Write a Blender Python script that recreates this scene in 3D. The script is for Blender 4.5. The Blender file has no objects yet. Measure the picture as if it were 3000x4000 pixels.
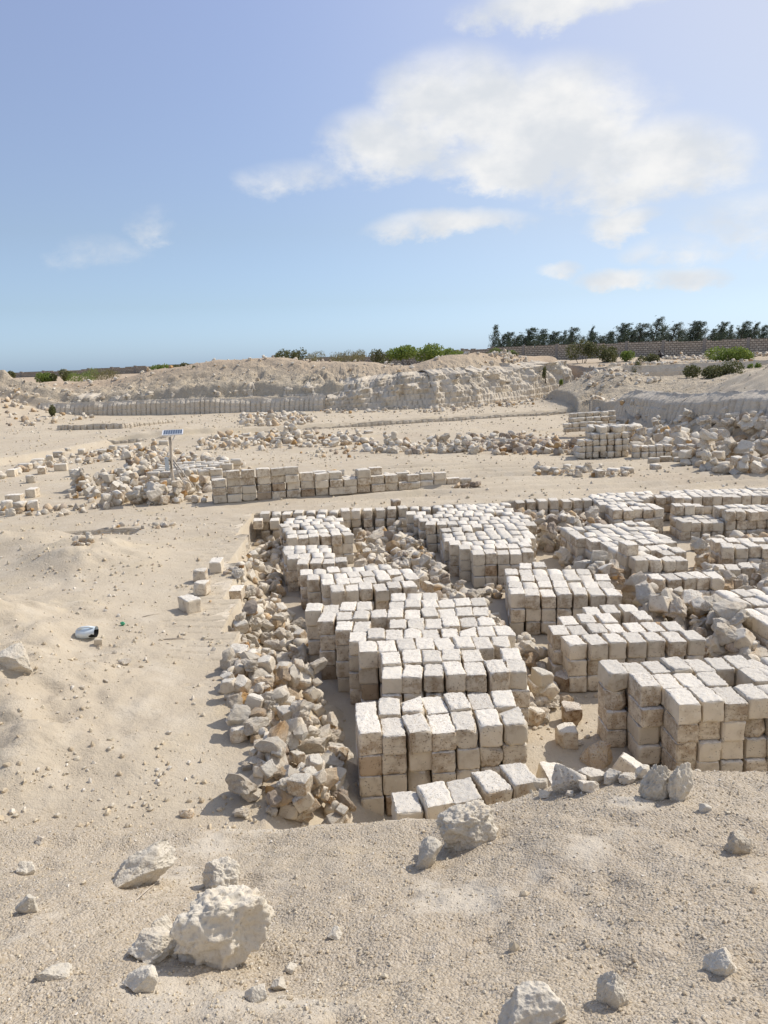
import bpy, bmesh, math, random
import numpy as np
from mathutils import Vector, Matrix, Euler
from mathutils.bvhtree import BVHTree
R = math.radians
random.seed(7)
RNG = np.random.default_rng(11)
S = bpy.context.scene
COL = S.collection

# ------------------------------------------------------------------ camera, sky, sun, exposure
EYE = 4.3
PITCH, ROLL, FOC = R(11.3), R(2.0), 3004.0      # FOC in pixels of the 3000x4000 photograph
cf = np.array([0, math.cos(PITCH), -math.sin(PITCH)])
cr0 = np.array([1.0, 0, 0]); cu0 = np.array([0, math.sin(PITCH), math.cos(PITCH)])
cr = math.cos(ROLL) * cr0 - math.sin(ROLL) * cu0
cu = math.sin(ROLL) * cr0 + math.cos(ROLL) * cu0
CP = np.array([0, 0, EYE])
cam = bpy.data.cameras.new('camera'); co = bpy.data.objects.new('camera', cam); COL.objects.link(co)
co.matrix_world = Matrix(((cr[0], cu[0], -cf[0], 0), (cr[1], cu[1], -cf[1], 0), (cr[2], cu[2], -cf[2], EYE), (0, 0, 0, 1)))
cam.sensor_fit = 'VERTICAL'; cam.sensor_height = 24; cam.lens = 24 * FOC / 4000
cam.clip_start = 0.05; cam.clip_end = 3000
S.camera = co

def P(px, py, z):
    d = cf + cr * (px - 1500) / FOC + cu * (2000 - py) / FOC
    return CP + d * ((z - EYE) / d[2])
def PY(px, py, Y):
    d = cf + cr * (px - 1500) / FOC + cu * (2000 - py) / FOC
    return CP + d * (Y / d[1])

SUN_EL, SUN_AZ = R(46), R(31)                    # azimuth from +X towards +Y
sdir = Vector((math.cos(SUN_AZ) * math.cos(SUN_EL), math.sin(SUN_AZ) * math.cos(SUN_EL), math.sin(SUN_EL)))
sl = bpy.data.lights.new('sun', 'SUN'); sl.energy = 3.85; sl.angle = R(0.55); sl.color = (1.0, 0.93, 0.835)
so = bpy.data.objects.new('sun', sl); COL.objects.link(so); so.rotation_euler = sdir.to_track_quat('Z', 'Y').to_euler()
S.view_settings.view_transform = 'Standard'; S.view_settings.look = 'None'
S.view_settings.exposure = 0.0; S.view_settings.gamma = 1.0
S.cycles.max_bounces = 7; S.cycles.diffuse_bounces = 6

class NT:
    def __init__(s, tree): s.t = tree; s.n = tree.nodes; s.l = tree.links
    def add(s, typ, ins=None, **kw):
        n = s.n.new(typ)
        for k, v in kw.items(): setattr(n, k, v)
        for k, v in (ins or {}).items(): s.put(n, k, v)
        return n
    def put(s, n, k, v):
        if hasattr(v, 'is_output') or isinstance(v, bpy.types.NodeSocket): s.l.new(v, n.inputs[k])
        else: n.inputs[k].default_value = v
    def m(s, op, a, b=None, c=None, clamp=False):
        n = s.n.new('ShaderNodeMath'); n.operation = op; n.use_clamp = clamp
        s.put(n, 0, a)
        if b is not None: s.put(n, 1, b)
        if c is not None: s.put(n, 2, c)
        return n.outputs[0]
    def noise(s, vec, scale, detail=4, rough=.55, dist=0.0):
        n = s.add('ShaderNodeTexNoise', {'Scale': scale, 'Detail': detail, 'Roughness': rough, 'Distortion': dist})
        if vec is not None: s.l.new(vec, n.inputs['Vector'])
        return n.outputs['Fac']
    def ss(s, v, a, b):
        n = s.add('ShaderNodeMapRange', {'From Min': a, 'From Max': b, 'To Min': 0.0, 'To Max': 1.0}, interpolation_type='SMOOTHSTEP')
        s.l.new(v, n.inputs['Value']); return n.outputs['Result']
    def mix(s, f, a, b):
        n = s.n.new('ShaderNodeMix'); n.data_type = 'RGBA'
        s.put(n, 0, f)
        for i, v in ((6, a), (7, b)):
            if isinstance(v, (tuple, list)): n.inputs[i].default_value = (*v[:3], 1)
            else: s.l.new(v, n.inputs[i])
        return n.outputs[2]

W = bpy.data.worlds.new('World'); S.world = W; W.use_nodes = True
w = NT(W.node_tree)
for n in list(w.n): w.n.remove(n)
sky = w.add('ShaderNodeTexSky', sky_type='NISHITA', sun_disc=False, sun_elevation=SUN_EL, sun_rotation=R(90) - SUN_AZ,
            altitude=20, air_density=1.0, dust_density=.6, ozone_density=2.0)
tc = w.add('ShaderNodeTexCoord')
sep = w.add('ShaderNodeSeparateXYZ'); w.l.new(tc.outputs['Generated'], sep.inputs[0])
az = w.m('ARCTAN2', sep.outputs[0], sep.outputs[1]); el = w.m('ARCSINE', sep.outputs[2])
def azel(px, py):
    d = cf + cr * (px - 1500) / FOC + cu * (2000 - py) / FOC
    d = d / np.linalg.norm(d); return math.atan2(d[0], d[1]), math.asin(d[2])
wv = w.add('ShaderNodeCombineXYZ'); w.l.new(az, wv.inputs[0]); w.l.new(w.m('MULTIPLY', el, 1.5), wv.inputs[1])
n1 = w.noise(wv.outputs[0], 8.0, 9, .62, .1); n2 = w.noise(wv.outputs[0], 3.2, 4, .5)
wx = w.m('ADD', az, w.m('MULTIPLY', w.m('SUBTRACT', n2, .5), .10)); wy = w.m('ADD', el, w.m('MULTIPLY', w.m('SUBTRACT', n1, .5), .07))
CLOUDS = [(1720, 430, 300, 200, 1.05), (2120, 480, 340, 210, 1.1), (2480, 640, 360, 150, 1.05), (1440, 560, 260, 130, .9), (2060, 630, 440, 85, .95),
          (1180, 690, 200, 60, .36), (1760, 880, 300, 60, .9), (2480, 860, 150, 50, .8), (2900, 860, 240, 90, .42), (2170, 1060, 90, 36, .7),
          (2390, 1095, 170, 40, .85), (2680, 1085, 160, 40, .75), (680, 850, 100, 50, .2), (2150, 10, 330, 70, .85), (400, 990, 110, 50, .12), (2640, 980, 170, 60, .5)]
best = None
for ci, (px, py, rx, ry, st) in enumerate(CLOUDS):
    if ci < 5: px += (60, 60, 0, 60, 0)[ci]; py += 5
    a0, e0 = azel(px, py); k = 1.12
    dx = w.m('DIVIDE', w.m('SUBTRACT', wx, a0), rx * k / FOC); dy = w.m('DIVIDE', w.m('SUBTRACT', wy, e0), ry * k / FOC)
    q = w.m('MULTIPLY', w.m('SUBTRACT', 1.0, w.m('ADD', w.m('MULTIPLY', dx, dx), w.m('MULTIPLY', dy, dy))), st)
    best = q if best is None else w.m('SMOOTH_MAX', best, q, .12)
dens = w.m('ADD', best, w.m('MULTIPLY', w.m('SUBTRACT', n1, .5), 2.2))
alpha = w.ss(dens, -.05, .9)
shade = w.mix(w.ss(w.noise(wv.outputs[0], 11.0, 5, .55), .35, .7), (4.9, 5.1, 5.35), (6.3, 6.25, 6.15))
tint = w.add('ShaderNodeMix', data_type='RGBA', blend_type='MULTIPLY'); tint.inputs[0].default_value = 1
w.l.new(sky.outputs[0], tint.inputs[6])
grade = w.add('ShaderNodeValToRGB'); w.l.new(w.m('DIVIDE', el, R(40), clamp=True), grade.inputs[0])
ge = grade.color_ramp.elements; ge[0].position = 0.0; ge[0].color = (.60, .92, 1.62, 1); ge[1].position = 1.0; ge[1].color = (1.22, 1.16, 1.30, 1)
for p_, c_ in ((.10, (.66, .82, 1.10)), (.22, (.80, .87, 1.0)), (.56, (1.16, 1.10, 1.24))):
    e_ = ge.new(p_); e_.color = (*c_, 1)
w.l.new(grade.outputs[0], tint.inputs[7])
veil = w.m('MULTIPLY', w.ss(az, -.2, .6), w.m('MULTIPLY', w.ss(el, -.25, .4), .62))
veiled = w.mix(veil, tint.outputs[2], (5.6, 5.75, 6.1))
hs_ = w.add('ShaderNodeHueSaturation', {'Saturation': .81, 'Value': .84}); w.l.new(veiled, hs_.inputs['Color']); veiled = hs_.outputs[0]
skyc = w.mix(w.m('MULTIPLY', alpha, .95), veiled, shade)
bg = w.add('ShaderNodeBackground', {'Strength': 0.15}); w.l.new(skyc, bg.inputs[0])
wo = w.add('ShaderNodeOutputWorld'); w.l.new(bg.outputs[0], wo.inputs[0])

# ------------------------------------------------------------------ numpy noise
def _hash(ix, iy, iz, seed):
    h = (ix.astype(np.int64) * 374761393 + iy.astype(np.int64) * 668265263 + iz.astype(np.int64) * 1274126177 + seed * 144665) & 0xffffffff
    h = ((h ^ (h >> 13)) * 1103515245) & 0xffffffff
    h = (h ^ (h >> 16)) & 0xffffffff
    return h / 4294967295.0
def vnoise(x, y, z=None, seed=0):
    if z is None: z = np.zeros_like(x)
    ix, iy, iz = np.floor(x), np.floor(y), np.floor(z)
    fx, fy, fz = x - ix, y - iy, z - iz
    fx, fy, fz = [f * f * (3 - 2 * f) for f in (fx, fy, fz)]
    out = 0
    for a in (0, 1):
        for b in (0, 1):
            for c in (0, 1):
                wgt = (fx if a else 1 - fx) * (fy if b else 1 - fy) * (fz if c else 1 - fz)
                out = out + wgt * _hash(ix + a, iy + b, iz + c, seed)
    return out * 2 - 1
def vnoise2(x, y, seed=0):
    ix, iy = np.floor(x), np.floor(y); z = np.zeros_like(ix)
    fx, fy = x - ix, y - iy; fx = fx * fx * (3 - 2 * fx); fy = fy * fy * (3 - 2 * fy)
    h = lambda a, b: _hash(ix + a, iy + b, z, seed)
    return ((h(0, 0) * (1 - fx) + h(1, 0) * fx) * (1 - fy) + (h(0, 1) * (1 - fx) + h(1, 1) * fx) * fy) * 2 - 1
def fbm2(x, y, sc, octv=4, seed=0, g=.5):
    o = 0; a = 1; s = 0
    for i in range(octv):
        o = o + a * vnoise2(x * sc + i * 17.3, y * sc + i * 5.1, seed + i); s += a; a *= g; sc *= 2.03
    return o / s
def fbm3(p, sc, octv=4, seed=0, g=.5):
    o = 0; a = 1; s = 0
    for i in range(octv):
        o = o + a * vnoise(p[:, 0] * sc + i * 9.1, p[:, 1] * sc, p[:, 2] * sc + i * 3.7, seed + i); s += a; a *= g; sc *= 2.03
    return o / s
def sstep(v, a, b):
    t = np.clip((v - a) / (b - a), 0, 1); return t * t * (3 - 2 * t)

# ------------------------------------------------------------------ mesh helpers
def np_mesh(name, verts, faces, mats=(), smooth=True, attrs=None, midx=None):
    me = bpy.data.meshes.new(name)
    verts = np.asarray(verts, dtype=np.float32)
    me.vertices.add(len(verts)); me.vertices.foreach_set('co', verts.ravel())
    faces = np.asarray(faces, dtype=np.int32); k = faces.shape[1]
    me.loops.add(faces.size); me.loops.foreach_set('vertex_index', faces.ravel())
    me.polygons.add(len(faces)); me.polygons.foreach_set('loop_start', np.arange(0, faces.size, k, dtype=np.int32))
    me.polygons.foreach_set('use_smooth', np.full(len(faces), smooth))
    for m in mats: me.materials.append(m)
    if midx is not None: me.polygons.foreach_set('material_index', np.asarray(midx, dtype=np.int32))
    for an, av in (attrs or {}).items():
        a = me.attributes.new(an, 'FLOAT', 'POINT'); a.data.foreach_set('value', np.asarray(av, dtype=np.float32))
    me.update(); me.validate(); return me
def link(name, me, parent=None, loc=None, rot=None):
    o = bpy.data.objects.new(name, me); COL.objects.link(o)
    if parent is not None: o.parent = parent
    if loc is not None: o.location = loc
    if rot is not None: o.rotation_euler = rot
    return o
def tag(o, label=None, cat=None, group=None, kind=None):
    if label: o['label'] = label
    if cat: o['category'] = cat
    if group: o['group'] = group
    if kind: o['kind'] = kind
    return o
def grid_faces(nu, nv):
    i = np.arange(nu - 1)[:, None]; j = np.arange(nv - 1)[None, :]
    a = (i * nv + j).ravel(); return np.stack([a, a + nv, a + nv + 1, a + 1], 1)

# ------------------------------------------------------------------ materials
def new_mat(name):
    m = bpy.data.materials.new(name); m.use_nodes = True
    t = NT(m.node_tree)
    for n in list(t.n): t.n.remove(n)
    b = t.add('ShaderNodeBsdfPrincipled'); o = t.add('ShaderNodeOutputMaterial'); t.l.new(b.outputs[0], o.inputs[0])
    return m, t, b
def setp(t, b, **kw):
    for k, v in kw.items(): t.put(b, k.replace('_', ' '), v)
def bump(t, b, h, strength, dist):
    n = t.add('ShaderNodeBump', {'Strength': strength, 'Distance': dist}); t.l.new(h, n.inputs['Height']); t.l.new(n.outputs[0], b.inputs['Normal'])

def ground_mat():
    m, t, b = new_mat('quarry_sand')
    g = t.add('ShaderNodeNewGeometry'); pos = g.outputs['Position']
    big = t.noise(pos, .35, 4, .6); med = t.noise(pos, 2.2, 5, .6); fine = t.noise(pos, 26, 4, .7); grain = t.noise(pos, 110, 3, .75)
    c = t.mix(t.ss(big, .35, .68), (.59, .51, .385), (.53, .455, .345))
    c = t.mix(t.m('MULTIPLY', t.ss(med, .45, .75), .55), c, (.65, .585, .475))
    yel = t.noise(pos, .8, 4, .6)
    c = t.mix(t.m('MULTIPLY', t.ss(yel, .52, .75), .5), c, (.61, .51, .335))
    c = t.mix(t.m('MULTIPLY', t.ss(fine, .54, .72), .38), c, (.41, .335, .24))
    sm = t.noise(pos, 9, 5, .7); c = t.mix(t.m('MULTIPLY', t.ss(sm, .56, .68), .35), c, (.44, .365, .265))
    ca = t.add('ShaderNodeAttribute', attribute_name='crag').outputs['Fac']; cn = t.noise(pos, 1.6, 6, .68); c = t.mix(t.m('MULTIPLY', ca, t.m('MULTIPLY', t.ss(cn, .5, .68), .55)), c, (.45, .375, .285))
    a = t.add('ShaderNodeAttribute', attribute_name='soil')
    c = t.mix(t.m('MULTIPLY', a.outputs['Fac'], t.m('ADD', .45, t.m('MULTIPLY', med, .6)), clamp=True), c, (.47, .355, .245))
    a2 = t.add('ShaderNodeAttribute', attribute_name='gran')
    vg = t.add('ShaderNodeTexVoronoi', {'Scale': 75.0, 'Randomness': 1.0}); t.l.new(pos, vg.inputs['Vector'])
    sp = t.add('ShaderNodeSeparateColor'); t.l.new(vg.outputs['Color'], sp.inputs[0])
    dust = t.ss(t.noise(pos, 1.25, 5, .6), .54, .66); c = t.mix(t.m('MULTIPLY', dust, t.m('MULTIPLY', a2.outputs['Fac'], .6)), c, (.66, .60, .50)); ga = t.m('MULTIPLY', a2.outputs['Fac'], t.m('SUBTRACT', 1.0, t.m('MULTIPLY', dust, .75)))
    cc = t.mix(sp.outputs[0], (.74, .68, .57), (.49, .41, .29))
    c = t.mix(t.m('MULTIPLY', ga, t.m('MULTIPLY', .65, t.ss(grain, .3, .6))), c, cc)
    mm = t.add('ShaderNodeMix', data_type='RGBA', blend_type='MULTIPLY'); t.l.new(t.m('MULTIPLY', ga, 1.0, clamp=True), mm.inputs[0]); t.l.new(c, mm.inputs[6]); mm.inputs[7].default_value = (.88, .86, .85, 1); c = mm.outputs[2]
    t.l.new(c, b.inputs['Base Color']); setp(t, b, Roughness=.95)
    b.inputs['Specular IOR Level'].default_value = .15
    h1 = t.m('MULTIPLY', t.m('SUBTRACT', 1.0, vg.outputs['Distance']), ga)
    h = t.m('ADD', t.m('MULTIPLY', fine, .9), t.m('MULTIPLY', grain, .35)); h = t.m('ADD', h, t.m('MULTIPLY', h1, .42)); h = t.m('ADD', h, t.m('MULTIPLY', sm, .8)); h = t.m('ADD', h, t.m('MULTIPLY', ca, t.m('MULTIPLY', cn, 26.0)))
    bump(t, b, h, .9, .020)
    return m
MG = ground_mat()

def stone_mat(name, top, side, brown, stain=.5, pits=1.0, white=.0, hi=1.0, bd=.011):
    m, t, b = new_mat(name)
    tc = t.add('ShaderNodeTexCoord'); oi = t.add('ShaderNodeObjectInfo'); g = t.add('ShaderNodeNewGeometry')
    rnd = t.m('FRACT', t.m('ADD', oi.outputs['Random'], g.outputs['Random Per Island']))
    off = t.add('ShaderNodeCombineXYZ'); t.l.new(t.m('MULTIPLY', rnd, 57.0), off.inputs[0]); t.l.new(t.m('MULTIPLY', rnd, 31.0), off.inputs[2])
    va = t.add('ShaderNodeVectorMath', operation='ADD'); t.l.new(tc.outputs['Object'], va.inputs[0]); t.l.new(off.outputs[0], va.inputs[1])
    v = va.outputs[0]
    big = t.noise(v, 4.5, 4, .6); med = t.noise(v, 14, 5, .65); fine = t.noise(v, 60, 4, .7)
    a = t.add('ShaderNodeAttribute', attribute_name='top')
    c = t.mix(t.ss(big, .3, .7), side, tuple(x * .86 for x in side))
    r2 = t.m('FRACT', t.m('MULTIPLY', rnd, 7.31))
    stains = t.m('MULTIPLY', t.ss(t.m('ADD', big, t.m('MULTIPLY', r2, .24)), .53, .76), t.ss(med, .36, .62))
    mp_ = t.add('ShaderNodeVectorMath', operation='MULTIPLY'); t.l.new(v, mp_.inputs[0]); mp_.inputs[1].default_value = (2.5, 2.5, 46.0)
    st_ = t.noise(mp_.outputs[0], 1.0, 3, .6); c = t.mix(t.m('MULTIPLY', t.m('MULTIPLY', t.ss(st_, .52, .66), t.ss(r2, .35, .75)), .4), c, tuple(x * .6 for x in side))
    c = t.mix(t.m('MULTIPLY', stains, stain), c, brown)
    vo = t.add('ShaderNodeTexVoronoi', {'Scale': 42.0}); t.l.new(v, vo.inputs['Vector'])
    pit = t.m('MULTIPLY', t.m('SUBTRACT', 1.0, t.ss(vo.outputs['Distance'], .08, .36)), t.ss(t.m('ADD', med, t.m('MULTIPLY', r2, .2)), .50, .66))
    c = t.mix(t.m('MULTIPLY', pit, .55 * pits), c, tuple(x * .55 for x in brown))
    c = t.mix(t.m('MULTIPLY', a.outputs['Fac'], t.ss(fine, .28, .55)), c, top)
    c = t.mix(t.m('MULTIPLY', t.ss(med, .55, .8), .4 * hi), c, tuple(min(.86, x * 1.18) for x in top))
    hv = t.add('ShaderNodeHueSaturation'); t.l.new(c, hv.inputs['Color'])
    t.l.new(t.m('ADD', .80, t.m('MULTIPLY', t.m('FRACT', t.m('MULTIPLY', rnd, 3.77)), .26)), hv.inputs['Value'])
    t.l.new(hv.outputs[0], b.inputs['Base Color']); setp(t, b, Roughness=.93); b.inputs['Specular IOR Level'].default_value = .15
    h = t.m('ADD', t.m('MULTIPLY', med, .6), t.m('MULTIPLY', fine, t.m('ADD', .3, t.m('MULTIPLY', a.outputs['Fac'], .5))))
    h = t.m('SUBTRACT', h, t.m('MULTIPLY', pit, .5 * pits))
    bump(t, b, h, .8, bd)
    return m
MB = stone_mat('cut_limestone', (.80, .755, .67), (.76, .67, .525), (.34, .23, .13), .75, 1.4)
MBB = stone_mat('stained_limestone', (.74, .67, .57), (.54, .42, .29), (.20, .12, .06), 1.0, 1.4, hi=.6)
MR = stone_mat('rubble_limestone', (.80, .75, .65), (.74, .655, .52), (.42, .27, .14), .75, 1.2, bd=.020)
MRU = stone_mat('rusty_limestone', (.74, .66, .53), (.64, .42, .20), (.30, .14, .055), .9, 1.2, hi=.5, bd=.028)
MRD = stone_mat('dark_limestone', (.60, .52, .43), (.46, .37, .28), (.17, .105, .065), .8, 1.1, hi=.35, bd=.028)
MF = stone_mat('chalky_limestone', (.72, .665, .56), (.66, .595, .48), (.50, .385, .25), .45, .6, bd=.014)

# ------------------------------------------------------------------ terrain height function
CR = [(-600, 3225, 5.3), (0, 3225, 5.4), (500, 3235, 5.4), (1080, 3240, 5.35), (1350, 3212, 5.25), (1540, 3205, 5.15), (1700, 3200, 5.1), (1850, 3165, 5.05), (1960, 3140, 5.05), (2090, 3095, 5.1), (2300, 3030, 5.1), (2500, 3022, 5.0), (2760, 3020, 4.9), (3000, 3018, 4.8), (3600, 3010, 4.7)]
crp = np.array([PY(a, b, c) for a, b, c in CR])
def pit_edge(y):
    return np.select([y < 7.3, y < 9.12, y < 10.35, y < 11.9, y < 14.0, y < 16.4], [-1.1, -1.55, -2.07, -2.33, -2.62, -2.95], -3.25) + .0 * y
CB = [(-900, 1655), (152, 1640), (830, 1622), (1000, 1616), (1270, 1612), (1560, 1605), (1700, 1600), (1870, 1588), (2060, 1568), (2200, 1552)]
cb = np.array([P(a, b, .6) for a, b in CB])
def cliff_y(x): return np.interp(x, cb[:, 0], cb[:, 1])
RD = [(-400, 1512), (0, 1506), (130, 1498), (300, 1494), (430, 1484), (560, 1452), (720, 1432), (850, 1409), (960, 1401), (1180, 1403), (1250, 1414), (1420, 1414), (1500, 1426), (1600, 1432), (1700, 1398), (1860, 1374), (2000, 1390), (2150, 1388), (2330, 1392)]
rdw = []
for a, b in RD:
    q = PY(a, b, 64.0); yb = cliff_y(q[0]) + 6.5; rdw.append(PY(a, b, yb))
rdw = np.array(rdw)
def ridge_z(x): return np.interp(x, rdw[:, 0], rdw[:, 2])
def spur_poly():
    return [(2420, 1628, .9), (2620, 1668, .9), (2800, 1690, .9), (3000, 1712, .9), (3500, 1760, .9)]
sp = np.array([P(a, b, c) for a, b, c in spur_poly()])
def H(x, y, detail=True):
    x = np.asarray(x, float); y = np.asarray(y, float)
    z = np.full(x.shape, .6)
    # middle ground undulation
    z = z + .06 * fbm2(x, y, .25, 4, 3) * sstep(y, 6, 14) + .02 * fbm2(x, y, 1.3, 4, 5)
    if detail: z = z + .008 * fbm2(x, y, 5, 3, 8)
    # mounds on the left bench
    for px, py, h, rx, ry in ((330, 2200, .46, 1.2, 1.1), (60, 2140, .36, 1.6, .9), (0, 2900, .46, 1.4, 1.7), (-200, 2600, .6, 1.6, 2.4), (560, 2080, .05, 1.2, .8), (700, 1700, .25, 4, 2)):
        q = P(px, py, .6); r2 = ((x - q[0]) / rx) ** 2 + ((y - q[1]) / ry) ** 2
        z = z + h * np.exp(-r2 * 1.1) * (1 + .55 * fbm2(x, y, 1.8, 5, 4))
    # wheel tracks in the yard behind the pit
    tr = sstep(y, 19.6, 21) * (1 - sstep(y, 36, 40)) * sstep(x, -3, 0)
    z = z + tr * .09 * np.sin((y - .11 * x + .5 * fbm2(x, y, .3, 2, 40)) * 7.0) * (.5 + .5 * vnoise2(x * .25, y * .8, 44))
    # saw cuts across the bench beside the pit
    pe = pit_edge(y)
    cut = ((y * 1.0 + .03 * vnoise2(x * 2, y * 0, 2)) / .27) % 1.0
    near = (x < pe) & (x > pe - .75 - .3 * vnoise2(x * 0, y * 3, 6)) & (y > 8.3) & (y < 18.5)
    z = z - np.where(near & (cut < .12), .03, 0)
    # low step line across the yard
    sx = np.array([-17.5, -14.4, 0, 8, 20.]); sy = np.array([31.0, 39.5, 45.5, 48.0, 51.0])
    line = np.interp(x, sx, sy)
    inside = (y < line) & (x > -17.2 + (y - 31) * .36)
    st = (sstep(line - y, -.32, -.10) * sstep(x - (-17.2 + (y - 31) * .36), 0, .3)) * (1 - sstep(x, 14, 18)) * sstep(y, 27, 34)
    z = z - .28 * st + .12 * sstep(y, 36, 42)
    # small cut trench on the left bench
    q = P(400, 2075, .6)
    ddx, ddy = x - q[0], y - q[1]
    z = z - .2 * (1 - sstep(np.abs(ddx), .85, .95)) * sstep(ddy, -.9, -.1) * (1 - sstep(ddy, 0, .06))
    # pit
    fe = 18.95 + np.where(x > 3, .4, 0) + np.where(x > 6.9, .25, 0)
    inpit = (x > pe) & (y < fe) & (x < 13.2) & (y > 5.4)
    pz = .0 + .03 * fbm2(x, y, 1.1, 4, 12) + .012 * fbm2(x, y, 6, 3, 13)
    ramp = .62 - (x - pe) * np.where(y < 8.9, .62, .95) + .05 * fbm2(x, y, 3, 3, 14) - np.where(y > 8.9, .22, 0)
    pz = np.maximum(pz, np.where(y < 15.5, ramp, -1))
    z = np.where(inpit, pz, z)
    # foreground heap
    yc = np.interp(x, crp[:, 0], crp[:, 1]); zc = np.interp(x, crp[:, 0], crp[:, 2]) + .03 * fbm2(x, y, 2.0, 3, 22)
    t = np.clip(y / yc, -1, 1)
    front = 2.7 + (zc - 2.7) * np.where(t > 0, t ** 1.05, t * .3)
    bumpy = .10 * fbm2(x, y, .9, 4, 31) + .035 * fbm2(x, y, 3.2, 4, 32)
    for px, py, h, r_ in ((2350, 3130, .10, .7), (2620, 3250, -.10, .5), (1500, 3500, .06, .5), (850, 3480, -.05, .25), (300, 3300, .10, .45), (1300, 3750, -.08, .35)):
        q = P(px, py, 1.7); front = front + h * np.exp(-((x - q[0]) ** 2 + (y - q[1]) ** 2) / r_ ** 2)
    edge = np.clip(1 - np.clip(y / yc, 0, 1) ** 6, 0, 1)
    front = front + bumpy * edge * .9 + .07 * np.exp(-((y - yc + .3) / .2) ** 2) * (1 + .6 * fbm2(x, y, 1.5, 3, 39))
    front = front + edge * .028 * np.minimum(0, fbm2(x, y, 4.5, 2, 38) + .15) * 2
    if detail: front = front + .014 * fbm2(x, y, 11, 3, 36) + .005 * vnoise2(x * 45, y * 45, 37)
    back = zc - .95 * (y - yc) + .04 * fbm2(x, y, 3, 3, 24)
    heap = np.where(y < yc, front, back)
    z = np.where(y < yc, front, np.maximum(z, back))
    # yard level rises towards the right-hand terraces
    far = sstep(y, 24, 60)
    # cliff body and land behind it
    cy = cliff_y(x); rz = ridge_z(x) - .12; d = y - cy
    lim = 1 - sstep(x, 15.5, 18.5)
    land = 3.0 + .25 * fbm2(x, y, .12, 3, 50)
    prof = .6 + (np.minimum(rz, 6) - .6) * (.28 * sstep(d, .2, 1.0) + .27 * sstep(d, 1.4, 2.2) + .45 * sstep(d, 2.1, 6.5)) - (rz - land) * sstep(d, 7.0, 13)
    z = z + np.where(d > 0, (prof - .6) * lim, 0) + sstep(d, .3, 3) * (1 - sstep(d, 9, 12)) * lim * (.20 * fbm2(x, y, .5, 5, 51) + .50 * (1 - sstep(d, 3, 6.5)) * (np.abs(fbm2(x, y, .9, 5, 52, .62)) * 1.8 - .4))
    # far left talus
    q = P(60, 1640, .6); z = z + 2.6 * np.exp(-(((x - q[0] + 5) / 6.5) ** 2 + ((y - q[1] - 1) / 9.) ** 2)) * (1 + .25 * fbm2(x, y, .5, 4, 54)) * (1 - sstep(d, 2, 6))
    # right-hand side: spur, terraces, upper ground
    sy2 = np.interp(x, sp[:, 0], sp[:, 1], left=200); ds = y - sy2
    sh = np.interp(x, [12, 13.2, 16, 22, 30], [1.6, 1.8, 1.95, 2.2, 3.0]) + 1.25 * np.exp(-(((x - 19) / 3.6) ** 2 + ((y - 37.5) / 4.5) ** 2))
    spur = (sh - .6) * (.5 * sstep(ds, .3, .9) + .5 * sstep(ds, .8, 4.0)) * sstep(x, 11.9, 12.6) * (1 + .12 * fbm2(x, y, .6, 4, 56))
    spur = spur * (1 - .45 * sstep(ds, 7.5, 10.5) * (1 - sstep(x, 16, 20)))
    z = z + np.where(ds > 0, spur, 0) * (1 - sstep(y, 56, 60))
    # slope of dust in front of the spur
    z = z + (1 - sstep(-ds, -.4, 5.5)) * sstep(x, 9, 14.5) * .95 * np.where(ds < .6, 1, 0) * (1 + .2 * fbm2(x, y, .8, 3, 57))
    # mound between the cliff end and the spur
    q = P(2420, 1600, .6); z = z + 1.55 * np.exp(-(((x - 15.6) / 2.6) ** 2 + ((y - 53.5) / 5.0) ** 2)) * (1 + .22 * fbm2(x, y, .7, 4, 58))
    # upper terrace right
    tx = sstep(x, 17.2, 17.6) * sstep(y - (62.5 - .12 * x), 0, .5)
    z = np.where(tx > 0, z * (1 - tx) + tx * (3.0 + .2 * fbm2(x, y, .3, 4, 60) + .35 * sstep(y, 66, 78)), z)
    crag = sstep(x, 11.5, 14) * sstep(ds, .3, 1) * (1 - sstep(y, 60, 64)); z = z + crag * (.30 * np.abs(fbm2(x, y, .7, 5, 61, .6)) - .05)
    # horizon land
    z = z - sstep(y, 140, 400) * 3
    return z

def axis(segs):
    out = [segs[0][0]]
    for a, b, s in segs:
        n = max(1, int(round((b - a) / s))); out += list(np.linspace(a, b, n + 1)[1:])
    return np.array(out)
gx = axis([(-420, -60, 20), (-60, -36, 1.2), (-36, -6, .2), (-6, -3.6, .06), (-3.6, 4.6, .026), (4.6, 7, .05), (7, 14, .09), (14, 36, .2), (36, 60, 1.2), (60, 420, 20)])
gy = axis([(-60, -3, 6), (-3, .6, .15), (.6, 7, .024), (7, 12, .04), (12, 20, .06), (20, 24, .09), (24, 64, .15), (64, 90, .5), (90, 200, 5), (200, 1600, 60)])
X, Y = np.meshgrid(gx, gy, indexing='ij')
Z = H(X, Y)
cyv = cliff_y(X)
soil = sstep(Y - cyv, 2.6, 5.8) * (1 - sstep(X, 13, 19)) * .75 + .5 * sstep(Y, 62, 66) + .5 * np.exp(-(((X - P(60, 1640, .6)[0] + 4) / 7) ** 2 + ((Y - 56) / 8.) ** 2))
soil = soil + .35 * sstep(fbm2(X, Y, .5, 4, 70), .25, .6) * sstep(Y, 18, 22) * .6
soil = np.clip(soil, 0, 1)
crag = np.clip(sstep(Y - cyv, .1, 1.5) * (1 - sstep(Y - cyv, 6, 8)) * (1 - .55 * soil) + sstep(X, 11, 13) * sstep(Y, 40, 44) * (1 - sstep(Y, 60, 64)), 0, 1)
yc = np.interp(X, crp[:, 0], crp[:, 1]); gran = (1 - sstep(Y, yc - .1, yc + .6)) + .15
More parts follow.
